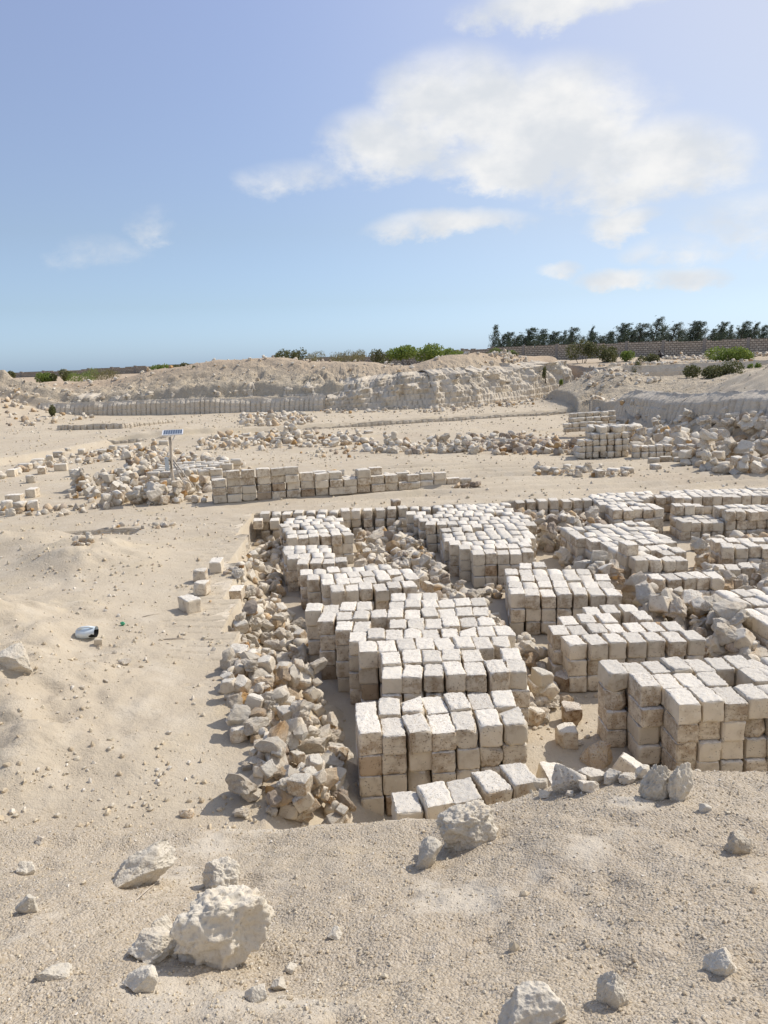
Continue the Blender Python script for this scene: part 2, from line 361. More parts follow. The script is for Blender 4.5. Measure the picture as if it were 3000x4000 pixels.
gme = np_mesh('ground', np.stack([X.ravel(), Y.ravel(), Z.ravel()], 1), grid_faces(len(gx), len(gy)), [MG], True, {'soil': soil.ravel(), 'gran': gran.ravel(), 'crag': crag.ravel()})
gnd = link('ground', gme); tag(gnd, kind='structure')
from bisect import bisect_right
_gx, _gy = list(gx), list(gy)
def HZ(x, y):
    i = min(max(bisect_right(_gx, x) - 1, 0), len(_gx) - 2); j = min(max(bisect_right(_gy, y) - 1, 0), len(_gy) - 2)
    a = (x - _gx[i]) / (_gx[i + 1] - _gx[i]); b = (y - _gy[j]) / (_gy[j + 1] - _gy[j])
    return float((Z[i, j] * (1 - a) + Z[i + 1, j] * a) * (1 - b) + (Z[i, j + 1] * (1 - a) + Z[i + 1, j + 1] * a) * b)
import time as _t
_T0 = _t.time()
def lap(w_): print('LAP', w_, round(_t.time() - _T0, 1))

# ------------------------------------------------------------------ cut rock faces (saw-cut quarry face)
def cut_face(name, us, pts, heights, courses, seed, spacing=.31, depth=.10, batter=.12, rough=.10, lip=.25, label=None, sig=.09, stp=.05):
    """us: number of columns along the plan polyline pts (x,y,z0); heights: total height at each pt."""
    pts = np.array(pts, float); seg = np.r_[0, np.cumsum(np.linalg.norm(np.diff(pts[:, :2], axis=0), axis=1))]
    L = seg[-1]; n = int(L / (.055 if L > 14 else .02)); u = np.linspace(0, L, n)
    bx, by, bz = [np.interp(u, seg, pts[:, i]) for i in range(3)]; hh = np.interp(u, seg, heights)
    tx = np.gradient(bx, u); ty = np.gradient(by, u); ln = np.hypot(tx, ty); nx, ny = ty / ln, -tx / ln     # towards the viewer
    nv = 44; v = np.linspace(-.12, 1.0, nv)
    U, V = np.meshgrid(u, v, indexing='ij')
    jit = (vnoise2(np.floor(U / spacing), V * 0, seed) * .25)
    bnd = np.floor(np.clip(V, 0, .999) * courses); ph = (U / spacing + jit * .3 + bnd * .37 * (stp > .1)) % 1.0
    gro = np.exp(-((ph - .5) / sig) ** 2) * depth * (.7 + .3 * vnoise2(np.floor(U / spacing) * 2.7, V * 3, seed + 3))
    band = np.floor(np.clip(V, 0, .999) * courses)
    off = -band * stp - vnoise2(np.floor(U / spacing) * 1.7, band * 3.1, seed + 2) * .035
    rg = rough * fbm2(U, V * hh[:, None], 1.1, 5, seed + 5) * (.3 + V.clip(0, 1) ** 1.5 * 2.0) + .03 * fbm2(U, V * 6, 5, 3, seed + 6)
    soft = sstep(V, .72 + .1 * vnoise2(U * .6, V * 0, seed + 9), 1.0)
    out = off - gro * (1 - soft) + rg - batter * V * hh[:, None] - soft * lip
    out = np.where(V < 0, .05, out)
    zz = bz[:, None] + V * hh[:, None] + .08 * soft * fbm2(U, V, 2, 3, seed + 8)
    XX = bx[:, None] + nx[:, None] * out; YY = by[:, None] + ny[:, None] * out
    # a closing strip running back into the hill
    XX = np.concatenate([XX, XX[:, -1:] - nx[:, None] * 1.6], 1); YY = np.concatenate([YY, YY[:, -1:] - ny[:, None] * 1.6], 1); zz = np.concatenate([zz, zz[:, -1:] - .25], 1)
    me = np_mesh(name, np.stack([XX.ravel(), YY.ravel(), zz.ravel()], 1), grid_faces(n, nv + 1), [MC], True)
    o = link(name, me); tag(o, kind='structure'); return o
def cliff_mat():
    m, t, b = new_mat('quarry_face_stone')
    g = t.add('ShaderNodeNewGeometry'); pos = g.outputs['Position']
    big = t.noise(pos, .5, 5, .6); med = t.noise(pos, 2.5, 5, .65); fine = t.noise(pos, 12, 4, .7)
    c = t.mix(t.ss(big, .35, .65), (.68, .61, .50), (.60, .53, .425))
    c = t.mix(t.m('MULTIPLY', t.ss(med, .55, .72), .5), c, (.40, .31, .225))
    c = t.mix(t.m('MULTIPLY', t.ss(fine, .5, .75), .3), c, (.66, .60, .52))
    t.l.new(c, b.inputs['Base Color']); setp(t, b, Roughness=.95); b.inputs['Specular IOR Level'].default_value = .1
    bump(t, b, t.m('ADD', med, t.m('MULTIPLY', fine, .5)), .8, .12)
    return m
MC = cliff_mat()
def base_pt(i, dy=0.0): return (cb[i][0], cb[i][1] + dy, .55)
cut_face('quarry_face', 0, [base_pt(i) for i in range(1, 5)], [1.25, 1.3, 1.1, 1.3], 2, 3, spacing=.38, depth=.26, rough=.10, batter=.06, sig=.08)
cut_face('quarry_face', 0, [base_pt(i) for i in range(4, 10)] + [(cb[9][0] + 1.3, cb[9][1] + .6, .55)], [1.3, 1.9, 2.0, 2.2, 2.4, 3.0, 3.0], 5, 13, spacing=.37, depth=.18, rough=.58, batter=.12, stp=.13)
cut_face('quarry_face', 0, [(cb[i][0], cb[i][1] + 1.25, .55 + h_) for i, h_ in ((1, .9), (2, .9), (3, .8), (4, .9), (5, 1.4), (6, 1.5), (7, 1.7), (8, 1.8), (9, 2.2))], [.9, 1.2, 1.5, 1.4, 1.3, 1.3, 1.2, 1.2, .9], 3, 67, spacing=.5, depth=.22, rough=.75, batter=.5, lip=.9, stp=.22)
cut_face('quarry_ledge', 0, [P(225, 1690, .6) + [0, 0, -.1], P(480, 1682, .6) + [0, 0, -.1], P(690, 1655, .6) + [0, 0, -.1]], [.5, .5, .4], 1, 17, spacing=.4, depth=.16, rough=.03, batter=.03, lip=.06)
cut_face('quarry_ledge', 0, [(-14.4, 39.45, .28), (-7, 42.4, .22), (0, 45.45, .28), (8, 47.95, .3), (13.5, 49.4, .35)], [.38, .3, .36, .3, .26], 1, 19, spacing=.4, depth=.14, rough=.03, batter=.03, lip=.05)
cut_face('quarry_face', 0, [(sp[0][0] - .1, sp[0][1] + 1.8, .6)] + [tuple(q) for q in sp], [1.3, 1.35, 1.4, 1.6, 1.8, 2.0], 2, 23, spacing=.36, depth=.20, rough=.14, batter=.2, lip=.5)
# upper terrace face on the right, pale
cut_face('quarry_face', 0, [(17.3, 58.2, 1.6), (19, 60.2, 1.6), (22, 59.9, 1.6), (27, 59.3, 1.7), (36, 58, 1.8)], [1.3, 1.5, 1.5, 1.45, 1.4], 3, 29, spacing=.8, depth=.03, rough=.05, batter=.03, lip=.15)

lap('faces')
pe_pts = [(-2.05, 9.12), (-2.05, 10.35), (-2.31, 10.37), (-2.31, 11.9), (-2.60, 11.92), (-2.60, 14.0), (-2.93, 14.02), (-2.93, 16.4), (-3.23, 16.42), (-3.23, 18.95)]
cut_face('pit_wall', 0, [(a, b, .02) for a, b in pe_pts[1:]], [.575] * 9, 2, 41, spacing=.25, depth=.05, rough=.02, batter=.02, lip=.02)
cut_face('pit_wall', 0, [(-3.3, 18.82, .02), (0, 18.84, .02), (3.0, 18.86, .02), (3.1, 19.2, .02), (6.9, 19.22, .02), (7.0, 19.5, .02), (13, 19.5, .02)], [.575] * 7, 2, 43, spacing=.29, depth=.13, rough=.05, batter=.03, lip=.03)

q_ = P(400, 2075, .6); cut_face('cut_step', 0, [(q_[0] - .92, q_[1] - .06, .36), (q_[0] + .92, q_[1] - .03, .36)], [.27, .24], 1, 53, spacing=.33, depth=.10, rough=.04, batter=.02, lip=.04)
# ------------------------------------------------------------------ stone meshes
def box_shell(lx, ly, lz, n):
    """surface grid of a box, welded; returns verts, faces"""
    nx, ny, nz = [max(2, int(round(l / max(lx, ly, lz) * n))) + 1 for l in (lx, ly, lz)]
    idx = {}; V = []; Fc = []; tcs = []
    for l_, n_ in ((lx, nx), (ly, ny), (lz, nz)):
        t_ = np.linspace(-.5, .5, n_ - 2 if n_ > 5 else n_)
        if n_ > 5: t_ = np.r_[t_[0], t_[0] + .0065 / l_, t_[1:-1], t_[-1] - .0065 / l_, t_[-1]]
        tcs.append(t_)
    nx, ny, nz = [len(t_) for t_ in tcs]
    def vid(i, j, k):
        q = (i, j, k)
        if q not in idx: idx[q] = len(V); V.append((tcs[0][i], tcs[1][j], tcs[2][k]))
        return idx[q]
    for i in range(nx - 1):
        for j in range(ny - 1):
            Fc.append((vid(i, j, 0), vid(i, j + 1, 0), vid(i + 1, j + 1, 0), vid(i + 1, j, 0)))
            Fc.append((vid(i, j, nz - 1), vid(i + 1, j, nz - 1), vid(i + 1, j + 1, nz - 1), vid(i, j + 1, nz - 1)))
    for i in range(nx - 1):
        for k in range(nz - 1):
            Fc.append((vid(i, 0, k), vid(i + 1, 0, k), vid(i + 1, 0, k + 1), vid(i, 0, k + 1)))
            Fc.append((vid(i, ny - 1, k), vid(i, ny - 1, k + 1), vid(i + 1, ny - 1, k + 1), vid(i + 1, ny - 1, k)))
    for j in range(ny - 1):
        for k in range(nz - 1):
            Fc.append((vid(0, j, k), vid(0, j, k + 1), vid(0, j + 1, k + 1), vid(0, j + 1, k)))
            Fc.append((vid(nx - 1, j, k), vid(nx - 1, j + 1, k), vid(nx - 1, j + 1, k + 1), vid(nx - 1, j, k + 1)))
    return np.array(V) * [lx, ly, lz], np.array(Fc)
BW, BL, BH = .222, .372, .212
def block_geo(seed, n, broken=0.0, l=BL):
    rs = np.random.default_rng(seed)
    V, Fc = box_shell(BW * (1 + rs.uniform(-.03, .03)), l * (1 + rs.uniform(-.06, .04)), BH, n)
    h = np.abs(V).max(0)
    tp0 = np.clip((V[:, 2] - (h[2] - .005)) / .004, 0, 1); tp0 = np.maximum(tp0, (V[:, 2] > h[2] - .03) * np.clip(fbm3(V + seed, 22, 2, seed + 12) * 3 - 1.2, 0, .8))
    # wear the edges: pull vertices near two or more faces inwards by a noisy amount
    q = np.abs(V) / h
    nearf = np.clip((q * h - (h - .02)) / .02, 0, 1)
    e = np.sort(nearf, 1)[:, 1]
    nn = .5 + .5 * fbm3(V + seed * 3.3, 9, 3, seed)
    wear = e ** 1.5 * (.002 + .034 * np.clip(nn - .42, 0, 1) * (1.6 if broken else 1))
    V = V - np.sign(V) * nearf * wear[:, None] * 1.2
    # chipped corners
    for _ in range(3 if not broken else 5):
        c = h * rs.choice([-1, 1], 3); nrm = c / h; nrm = nrm / np.linalg.norm(nrm) * 1.0 + rs.normal(0, .25, 3); nrm /= np.linalg.norm(nrm)
        dep = rs.uniform(.008, .034) * (1 + broken * 1.6); lim = c @ nrm - dep
        dd = V @ nrm - lim; V = V - np.where(dd > 0, dd, 0)[:, None] * nrm
    nrmv = V / (np.abs(V).max(1)[:, None] + 1e-6)
    top = (V[:, 2] > h[2] * .72)
    amp = np.where(top, .009, .004)
    d = fbm3(V + seed, 38, 3, seed + 4) * amp * 1.3 + fbm3(V + seed * 2, 7, 2, seed + 7) * .006
    ax = np.argmax(np.abs(V) / h, 1); dirv = np.zeros_like(V); dirv[np.arange(len(V)), ax] = np.sign(V[np.arange(len(V)), ax])
    V = V + dirv * d[:, None]
    return V, Fc, tp0
def rock_geo(seed, sub, rough=.10, angular=.6, sq=(1, 1, 1), tpn=.5, lumps=0.0):
    rs = np.random.default_rng(seed + 900)
    bm = bmesh.new(); bmesh.ops.create_icosphere(bm, subdivisions=sub, radius=1)
    V = np.array([v.co[:] for v in bm.verts]); Fc = np.array([[l.vert.index for l in f.loops] for f in bm.faces]); bm.free()
    if sub == 4: rough = rough * 1.15
    # cut by random planes for flat broken faces
    V = V * (np.linalg.norm(V, axis=1) ** 0)[:, None]
    V = V / (np.abs(V) ** 3).sum(1)[:, None] ** (1 / 3) if angular > .3 else V
    Rm = np.array(Euler(rs.uniform(0, 6.28, 3)).to_matrix()); 
    for _ in range(int(7 + 10 * angular)):
        nrm = rs.normal(0, 1, 3); nrm /= np.linalg.norm(nrm); lim = rs.uniform(.50, .88)
        dd = V @ nrm - lim; V = V - np.where(dd > 0, dd, 0)[:, None] * nrm * min(1, angular + .35)
    nrm = V / np.linalg.norm(V, axis=1)[:, None]
    d = fbm3(V + seed * 5, 1.3, 3, seed) * rough * 1.3 + fbm3(V + seed * 2, 4.0, 4, seed + 3, .6) * rough * .75
    if lumps: d = d + (1 - np.abs(fbm3(V + seed, 1.5, 3, seed + 5, .5)) * 1.6) * lumps * .9 - lumps * .5 + (1 - np.abs(fbm3(V + seed, 6, 3, seed + 6, .6))) ** 2 * lumps * .28
    V = (V + nrm * d[:, None]) * np.array(sq)
    V = V / np.abs(V).max(0).mean()
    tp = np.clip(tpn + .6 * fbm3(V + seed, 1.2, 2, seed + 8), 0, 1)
    return V, Fc, tp
NB = 12
blk_hi = [block_geo(i + 1, 24, 0.0) for i in range(NB)] + [block_geo(60 + i, 24, .5) for i in range(4)]
blk_lo = [block_geo(i + 1, 5, 0.0) for i in range(NB)] + [block_geo(60 + i, 5, .5) for i in range(4)]
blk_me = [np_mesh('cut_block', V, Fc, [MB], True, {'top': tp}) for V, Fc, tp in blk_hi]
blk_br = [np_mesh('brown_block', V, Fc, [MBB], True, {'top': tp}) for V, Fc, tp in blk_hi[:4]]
half = [block_geo(90 + i, 14, .6, .25) for i in range(4)]
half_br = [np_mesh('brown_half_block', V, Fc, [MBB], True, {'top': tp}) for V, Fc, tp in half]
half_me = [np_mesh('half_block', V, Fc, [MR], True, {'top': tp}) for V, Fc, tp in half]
NR = 14
rsh = [((1, .8, .75), .13, .8), ((1, .9, .7), .24, .6), ((.9, .8, .85), .10, .9), ((1.15, .75, .7), .16, .7), ((1, .85, .8), .34, .35), ((1, .8, .65), .09, .95), ((.9, .9, .8), .22, .6)]
rk_hi = [rock_geo(i + 1, 4, rsh[i % 7][1], rsh[i % 7][2], rsh[i % 7][0]) for i in range(NR)]
rk_lo = [rock_geo(i + 1, 2, rsh[i % 7][1], rsh[i % 7][2], rsh[i % 7][0]) for i in range(NR)]
rk_me = {}
for nm, mt in (('pale', MR), ('rusty', MRU), ('dark', MRD)):
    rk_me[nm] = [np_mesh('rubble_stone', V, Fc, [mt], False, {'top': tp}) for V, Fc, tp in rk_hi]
half_lo = [block_geo(90 + i, 5, .6, .25) for i in range(4)]

lap('meshes')
# ------------------------------------------------------------------ layout of the blocks
# a record: dict(kind='block'|'stone', M=4x4 matrix, var=int, mat=str, scale, label bits)
BLK, STN = [], []
occ = []      # footprint boxes of stacks (for keeping rubble out)
ORD = ['first', 'second', 'third', 'fourth', 'fifth', 'sixth', 'seventh', 'eighth', 'ninth', 'tenth', 'eleventh', 'twelfth', 'thirteenth', 'fourteenth', 'fifteenth', 'sixteenth', 'seventeenth', 'eighteenth', 'nineteenth', 'twentieth']
def ordn(i): return ORD[i] if i < 20 else str(i + 1) + {1: 'st', 2: 'nd', 3: 'rd'}.get((i + 1) % 10, 'th')
def mat4(loc, rx, ry, rz, sc=(1, 1, 1)):
    return Matrix.Translation(Vector(loc)) @ Euler((rx, ry, rz)).to_matrix().to_4x4() @ Matrix.Diagonal((*sc, 1))
def cluster(phrase, x0, y0, yaw, rows, z0=0.0, pitch=.234, depth=.388, over=None, seed=0, long=False, jit=1.0, first_front=True, brown=.04):
    """rows: (dx, n, courses) from the front; each block points away from the viewer"""
    rs = random.Random(seed * 77 + 5); over = over or {}
    ca, sa = math.cos(R(yaw)), math.sin(R(yaw))
    w_ = pitch if not long else .40; d_ = depth if not long else .236
    for r, (dx, n, c) in enumerate(rows):
        rj = rs.uniform(-.02, .02)
        for k in range(n):
            cc = over.get((r, k), c)
            if seed != 9 and r and cc > 2 and (k * 7 + r * 13 + seed * 5) % 29 == 0: cc -= 1
            front_c = min(over.get((r - 1, k), rows[r - 1][2]) if r and 0 <= k < rows[r - 1][1] else 0, cc)
            for lev in range(cc):
                topc = lev == cc - 1
                vis = topc or r == 0 or k == 0 or k == n - 1 or r == len(rows) - 1 or lev >= front_c - 1 or abs(dx - rows[r - 1][0]) > .05 and (k < 2 or k > n - 3)
                lx = dx + (k + .5) * w_ + rs.uniform(-.008, .008) * jit
                ly = r * d_ + d_ / 2 + rj + rs.uniform(-.028, .028) * jit
                tz = 0.0
                wx, wy = x0 + ca * lx - sa * ly, y0 + sa * lx + ca * ly
                if not vis: continue
                a = R(yaw) + R(rs.gauss(0, 3.0 if topc else 1.5)) * min(jit, 1.5)
                zz = z0 + (lev + .5) * .2155 + rs.uniform(-.001, .001)
                szz = rs.uniform(.975, 1.0)
                if topc: szz = rs.uniform(.9, 1.1); tz = .106 * (szz - 1)
                var = rs.randrange(NB) if rs.random() > .12 else NB + rs.randrange(4)
                flip = rs.choice([0, math.pi])
                sc = (w_ / pitch if not long else 1, 1, 1)
                M = mat4((wx, wy, zz + tz), R(rs.gauss(0, .5)), R(rs.gauss(0, .5)), a + flip + (math.pi / 2 if long else 0), (rs.uniform(.97, 1.03), rs.uniform(.95, 1.03), szz))
                m = 'brown' if rs.random() < brown and not topc else 'pale'
                BLK.append(dict(M=M, var=var, mat=m, k=k, r=r, lev=cc - 1 - lev, ph=phrase, long=long))
        m0 = rows[r]
        cxl = dx + m0[1] * w_ / 2; cyl = r * d_ + d_ / 2
        occ.append((x0 + ca * cxl - sa * cyl, y0 + sa * cxl + ca * cyl, m0[1] * w_ / 2 + .02, d_ / 2 + .02, R(yaw), z0 + m0[2] * .2155))

cluster('nearest central stack', -.33, 6.62, 4, [(0, 7, 4), (0, 7, 4)], seed=1, brown=.12)
cluster('stepped central stack', -.09, 7.93, 0, [(0, 7, 4), (0, 7, 4), (-.28, 8, 4), (-.42, 9, 4), (-.60, 9, 4), (-.85, 10, 4), (-1.06, 11, 4), (.14, 3, 4)], seed=2,
        over={(1, 3): 4, (4, 2): 3}, brown=.10)
cluster('left middle stack', -.89, 11.84, 8, [(0, 6, 3), (-.12, 7, 3), (-.35, 8, 3), (-.45, 7, 3)], seed=3)
cluster('small left middle stack', -1.62, 13.65, 5, [(0, 4, 3), (-.22, 4, 3), (-.3, 4, 3), (-.33, 4, 3)], seed=4, jit=2)
cluster('far left pit stack', -2.05, 15.75, 10, [(0, 6, 3), (0, 6, 3), (-.05, 6, 3), (-.1, 6, 3), (0, 6, 3), (.1, 5, 3)], seed=5, jit=1.5)
cluster('block row at far pit edge', -3.1, 18.52, 0, [(0, 22, 3)], seed=50, pitch=.285, jit=2, brown=.1)
cluster('right far pit edge row', 3.3, 18.9, 1, [(0, 12, 3)], seed=51, pitch=.285, jit=2, brown=.1)
cluster('long far pit stack', 1.63, 13.92, 0, [(0, 5, 3), (-.2, 6, 3), (-.36, 7, 3), (-.44, 8, 3), (-.44, 8, 3), (-.44, 8, 3), (-.42, 9, 3), (-.70, 10, 3), (-.85, 11, 3), (-.95, 11, 3), (-1.1, 11, 3), (-.3, 7, 3), (.3, 4, 3)],
        seed=6, over={(6, 0): 2, (6, 1): 2})
cluster('middle diagonal stack', 1.89, 11.36, -6, [(0, 7, 3), (0, 7, 3), (0, 7, 3), (0, 6, 3), (.02, 3, 3)], seed=7, pitch=.24)
cluster('right middle stack', 2.28, 9.22, 2, [(0, 7, 3), (-.1, 7, 3), (.15, 5, 3), (.6, 3, 3)], seed=8, pitch=.256)
cluster('nearest right stack', 2.83, 7.03, 2, [(0, 7, 4), (-.234, 8, 4), (-.44, 7, 4), (.9, 5, 3)], seed=9, pitch=.236, over={(1, 4): 3}, brown=.03)
cluster('right stepped stack', 4.32, 11.85, 5, [(0, 5, 3), (-.1, 5, 2), (.1, 3, 2), (.2, 4, 3), (.15, 5, 3), (.1, 5, 3), (.1, 6, 3), (-.05, 7, 3), (-.2, 8, 3), (-.2, 8, 3), (-.2, 8, 3)], seed=10, jit=1.5, over={(4, 0): 4})
cluster('right edge stack', 5.05, 9.7, 5, [(0, 6, 3), (0, 6, 3), (.05, 6, 3), (.1, 5, 3)], seed=11)
cluster('far right pit stack', 5.35, 17.5, 0, [(0, 5, 3), (0, 5, 3), (-.1, 4, 3), (-.1, 5, 3), (-.1, 10, 3), (0, 10, 3)], seed=12, jit=2)
cluster('farthest right stack', 7.24, 18.8, -4, [(0, 12, 3), (0, 12, 3), (.3, 12, 3)], seed=13)
cluster('two-row right stack', 7.72, 16.9, 0, [(0, 6, 3), (0, 6, 3)], seed=14, jit=2)
cluster('low right stack', 6.7, 16.95, -3, [(0, 4, 2), (0, 4, 2), (.1, 3, 3)], seed=15, jit=2)
cluster('right edge middle stack', 6.25, 13.8, -8, [(0, 5, 3), (0, 5, 3)], seed=16, jit=2)
cluster('low stack at right edge', 5.84, 13.2, -10, [(0, 6, 2)], seed=17, jit=2)
for i, (px, py, yw, zt) in enumerate([(1590, 3165, 6, .78), (1705, 3130, 12, .84), (1818, 3118, 9, .84), (1925, 3078, 17, .86), (2040, 3050, 11, .88)]):
    q_ = P(px, py, zt); BLK.append(dict(M=mat4((q_[0], q_[1] + .12, zt - .106), R(-3 + 3 * (i % 2)), R(2 - 3 * (i % 3)), R(yw), (1, .95, 1)), var=i + 2, mat='pale', k=-1, long=False,
        label=ordn(i) + ' from left of five half-buried blocks along the sand crest before nearest central stack'))
# blocks beside the solar panel (long sides to the viewer)
q0 = P(830, 1968, .6); q1 = P(1560, 1915, .6); ya = math.degrees(math.atan2(q1[1] - q0[1], q1[0] - q0[0]))
cluster('row beside solar pole', q0[0], q0[1], ya, [(0, 14, 4), (0, 14, 3)], z0=.6, seed=19, long=True, jit=2,
        over={(0, 0): 3, (0, 1): 4, (0, 6): 3, (0, 7): 3, (0, 8): 3, (0, 9): 2, (0, 10): 3, (0, 11): 2, (0, 12): 2, (0, 13): 1, (1, 9): 2, (1, 12): 2, (1, 13): 2})
q2 = P(1590, 1912, .6)
cluster('low end of the row', q2[0], q2[1], ya, [(0, 5, 2)], z0=.6, seed=20, long=True, jit=3, over={(0, 3): 1, (0, 4): 1})
q3 = P(560, 1900, .6)
for i in range(5):
    cluster('block ranks by solar pole', q3[0] + .1 + i * .05, q3[1] + i * .55, 6 + i, [(0, 6 - i % 2, 2)], z0=.6, seed=30 + i, long=True, jit=3)
def far_stack(phrase, px, py, yaw, rows, seed, zb=.6, long=False, over=None):
    q = P(px, py, zb); cluster(phrase, q[0], q[1], yaw, rows, z0=zb, seed=seed, long=long, jit=2, over=over, pitch=.26)
far_stack('square far stack', 2258, 1792, 3, [(0, 7, 3), (.5, 5, 5), (.6, 4, 5)], 40, over={(0, 0): 3, (0, 1): 3, (0, 2): 4, (0, 3): 5, (0, 4): 4, (0, 5): 5, (0, 6): 4})
far_stack('long-block far stack', 2458, 1752, 35, [(0, 2, 4), (0, 2, 4), (0, 2, 4)], 41, long=True)
far_stack('rear far stack', 2205, 1690, 12, [(0, 5, 2), (.4, 5, 3), (.5, 6, 4)], 42, long=True)
far_stack('line at rubble foot', 2475, 1792, -3, [(0, 8, 2)], 43, long=False, over={(0, 5): 1})
far_stack('pair before rubble foot', 2535, 1815, 0, [(0, 3, 1)], 44, long=True)

def loose(px, py, zb, yaw, phrase, half_=False, mat='pale', tilt=(0, 0), sc=1.0, sink=.01):
    q = P(px, py, zb); zb = HZ(q[0], q[1]) if zb is None else zb
    M = mat4((q[0], q[1], zb + .106 * sc - sink + abs(tilt[0] + tilt[1]) * .0018), R(tilt[0]), R(tilt[1]), R(yaw), (sc, sc, sc))
    BLK.append(dict(M=M, var=random.randrange(NB), mat=mat, k=-1, label=phrase, half=half_, long=False))
loose(742, 2382, .6, 38, 'brown-edged loose block nearest the camera in the row of four on the bench')
loose(790, 2318, .6, -8, 'rough loose block second nearest in the row of four on the bench', True)
loose(785, 2268, .6, 2, 'loose block with shaded front, third in the row of four on the bench', True)
loose(848, 2228, .6, 4, 'farthest loose block of the four on the bench, towards the pit')
loose(2232, 2815, .0, -4, 'dark brown upright half block on the pit floor left of nearest right stack', True, 'brown', (0, 0))
loose(2212, 2905, .0, -3, 'notched half block on sandy pit floor, left of the tall right stack', True)
loose(2100, 2712, .0, 12, 'pale worn half block on the pit floor between the central and right stacks', True)
loose(2200, 2690, .0, 40, 'brown-faced half block leaning against foot of right middle stack', True, 'brown')
loose(2465, 3040, .25, 60, 'tilted broken block with a dark notch beside foot of nearest right stack', False, 'pale', (28, 10), .85, .08)
loose(2170, 3085, .15, 8, 'large smooth block in sand at the foot of the foreground heap', False, 'pale', (6, 10), 1.15, .10)
loose(1545, 1980, .6, 20, 'upright dark stone on the far pit rim behind the long stack', True, 'brown')
loose(940, 2590, .38, 4, 'squarish block standing against the pit wall on the left', True, 'pale', (4, 0), 1.1)
loose(925, 2340, .38, 0, 'brown-faced block standing in the left notch of the pit wall', False)
loose(1010, 2060, .36, 6, 'first of two blocks standing inside the far left pit corner', False)
loose(1075, 2060, .36, 4, 'second of two blocks standing inside the far left pit corner', False)
for i, (px, py, yw) in enumerate([(2120, 1845, 5), (2165, 1850, 30), (2340, 1862, 10), (2560, 1838, 8), (2830, 1848, 15), (2395, 1855, 50), (2450, 1850, 20), (2215, 1838, 70), (2270, 1845, 15)]):
    loose(px, py, .6, yw, ordn(i) + ' loose block from left along the open yard behind the pit', i % 3 == 1)
for i, (px, py, yw, w_) in enumerate([(50, 1860, 10, 0), (100, 1835, -5, 0), (165, 1850, 20, 0), (240, 1838, 8, 0), (120, 1885, 30, 1), (290, 1860, 15, 1), (130, 1940, 5, 0), (60, 1965, 0, 0), (30, 1990, 40, 1), (80, 1995, 0, 1), (130, 1992, 20, 1), (150, 1815, 20, 0), (195, 1800, 10, 1),
                                      (230, 1785, 5, 0), (320, 1775, 15, 0), (400, 1775, 12, 0), (260, 1770, 60, 0), (350, 1745, 10, 0), (440, 1760, 90, 1), (480, 1762, 30, 0), (540, 1750, 5, 0), (640, 1740, 12, 0), (790, 1735, 80, 1), (830, 1735, 5, 1), (880, 1728, 20, 0), (960, 1712, 5, 0), (1010, 1720, 30, 0), (1090, 1728, 10, 0), (1140, 1722, 0, 0), (1210, 1715, 5, 0), (1330, 1708, 0, 0), (1440, 1700, 20, 0)]):
    M_ = P(px, py, .6); zt = HZ(M_[0], M_[1])
    loose(px, py, zt, yw + 90 * (i % 2), ordn(i) + ' loose block from left on the dusty floor below the far quarry face', bool(w_), 'pale', (0, 0), 1.25)

lap('blocks')
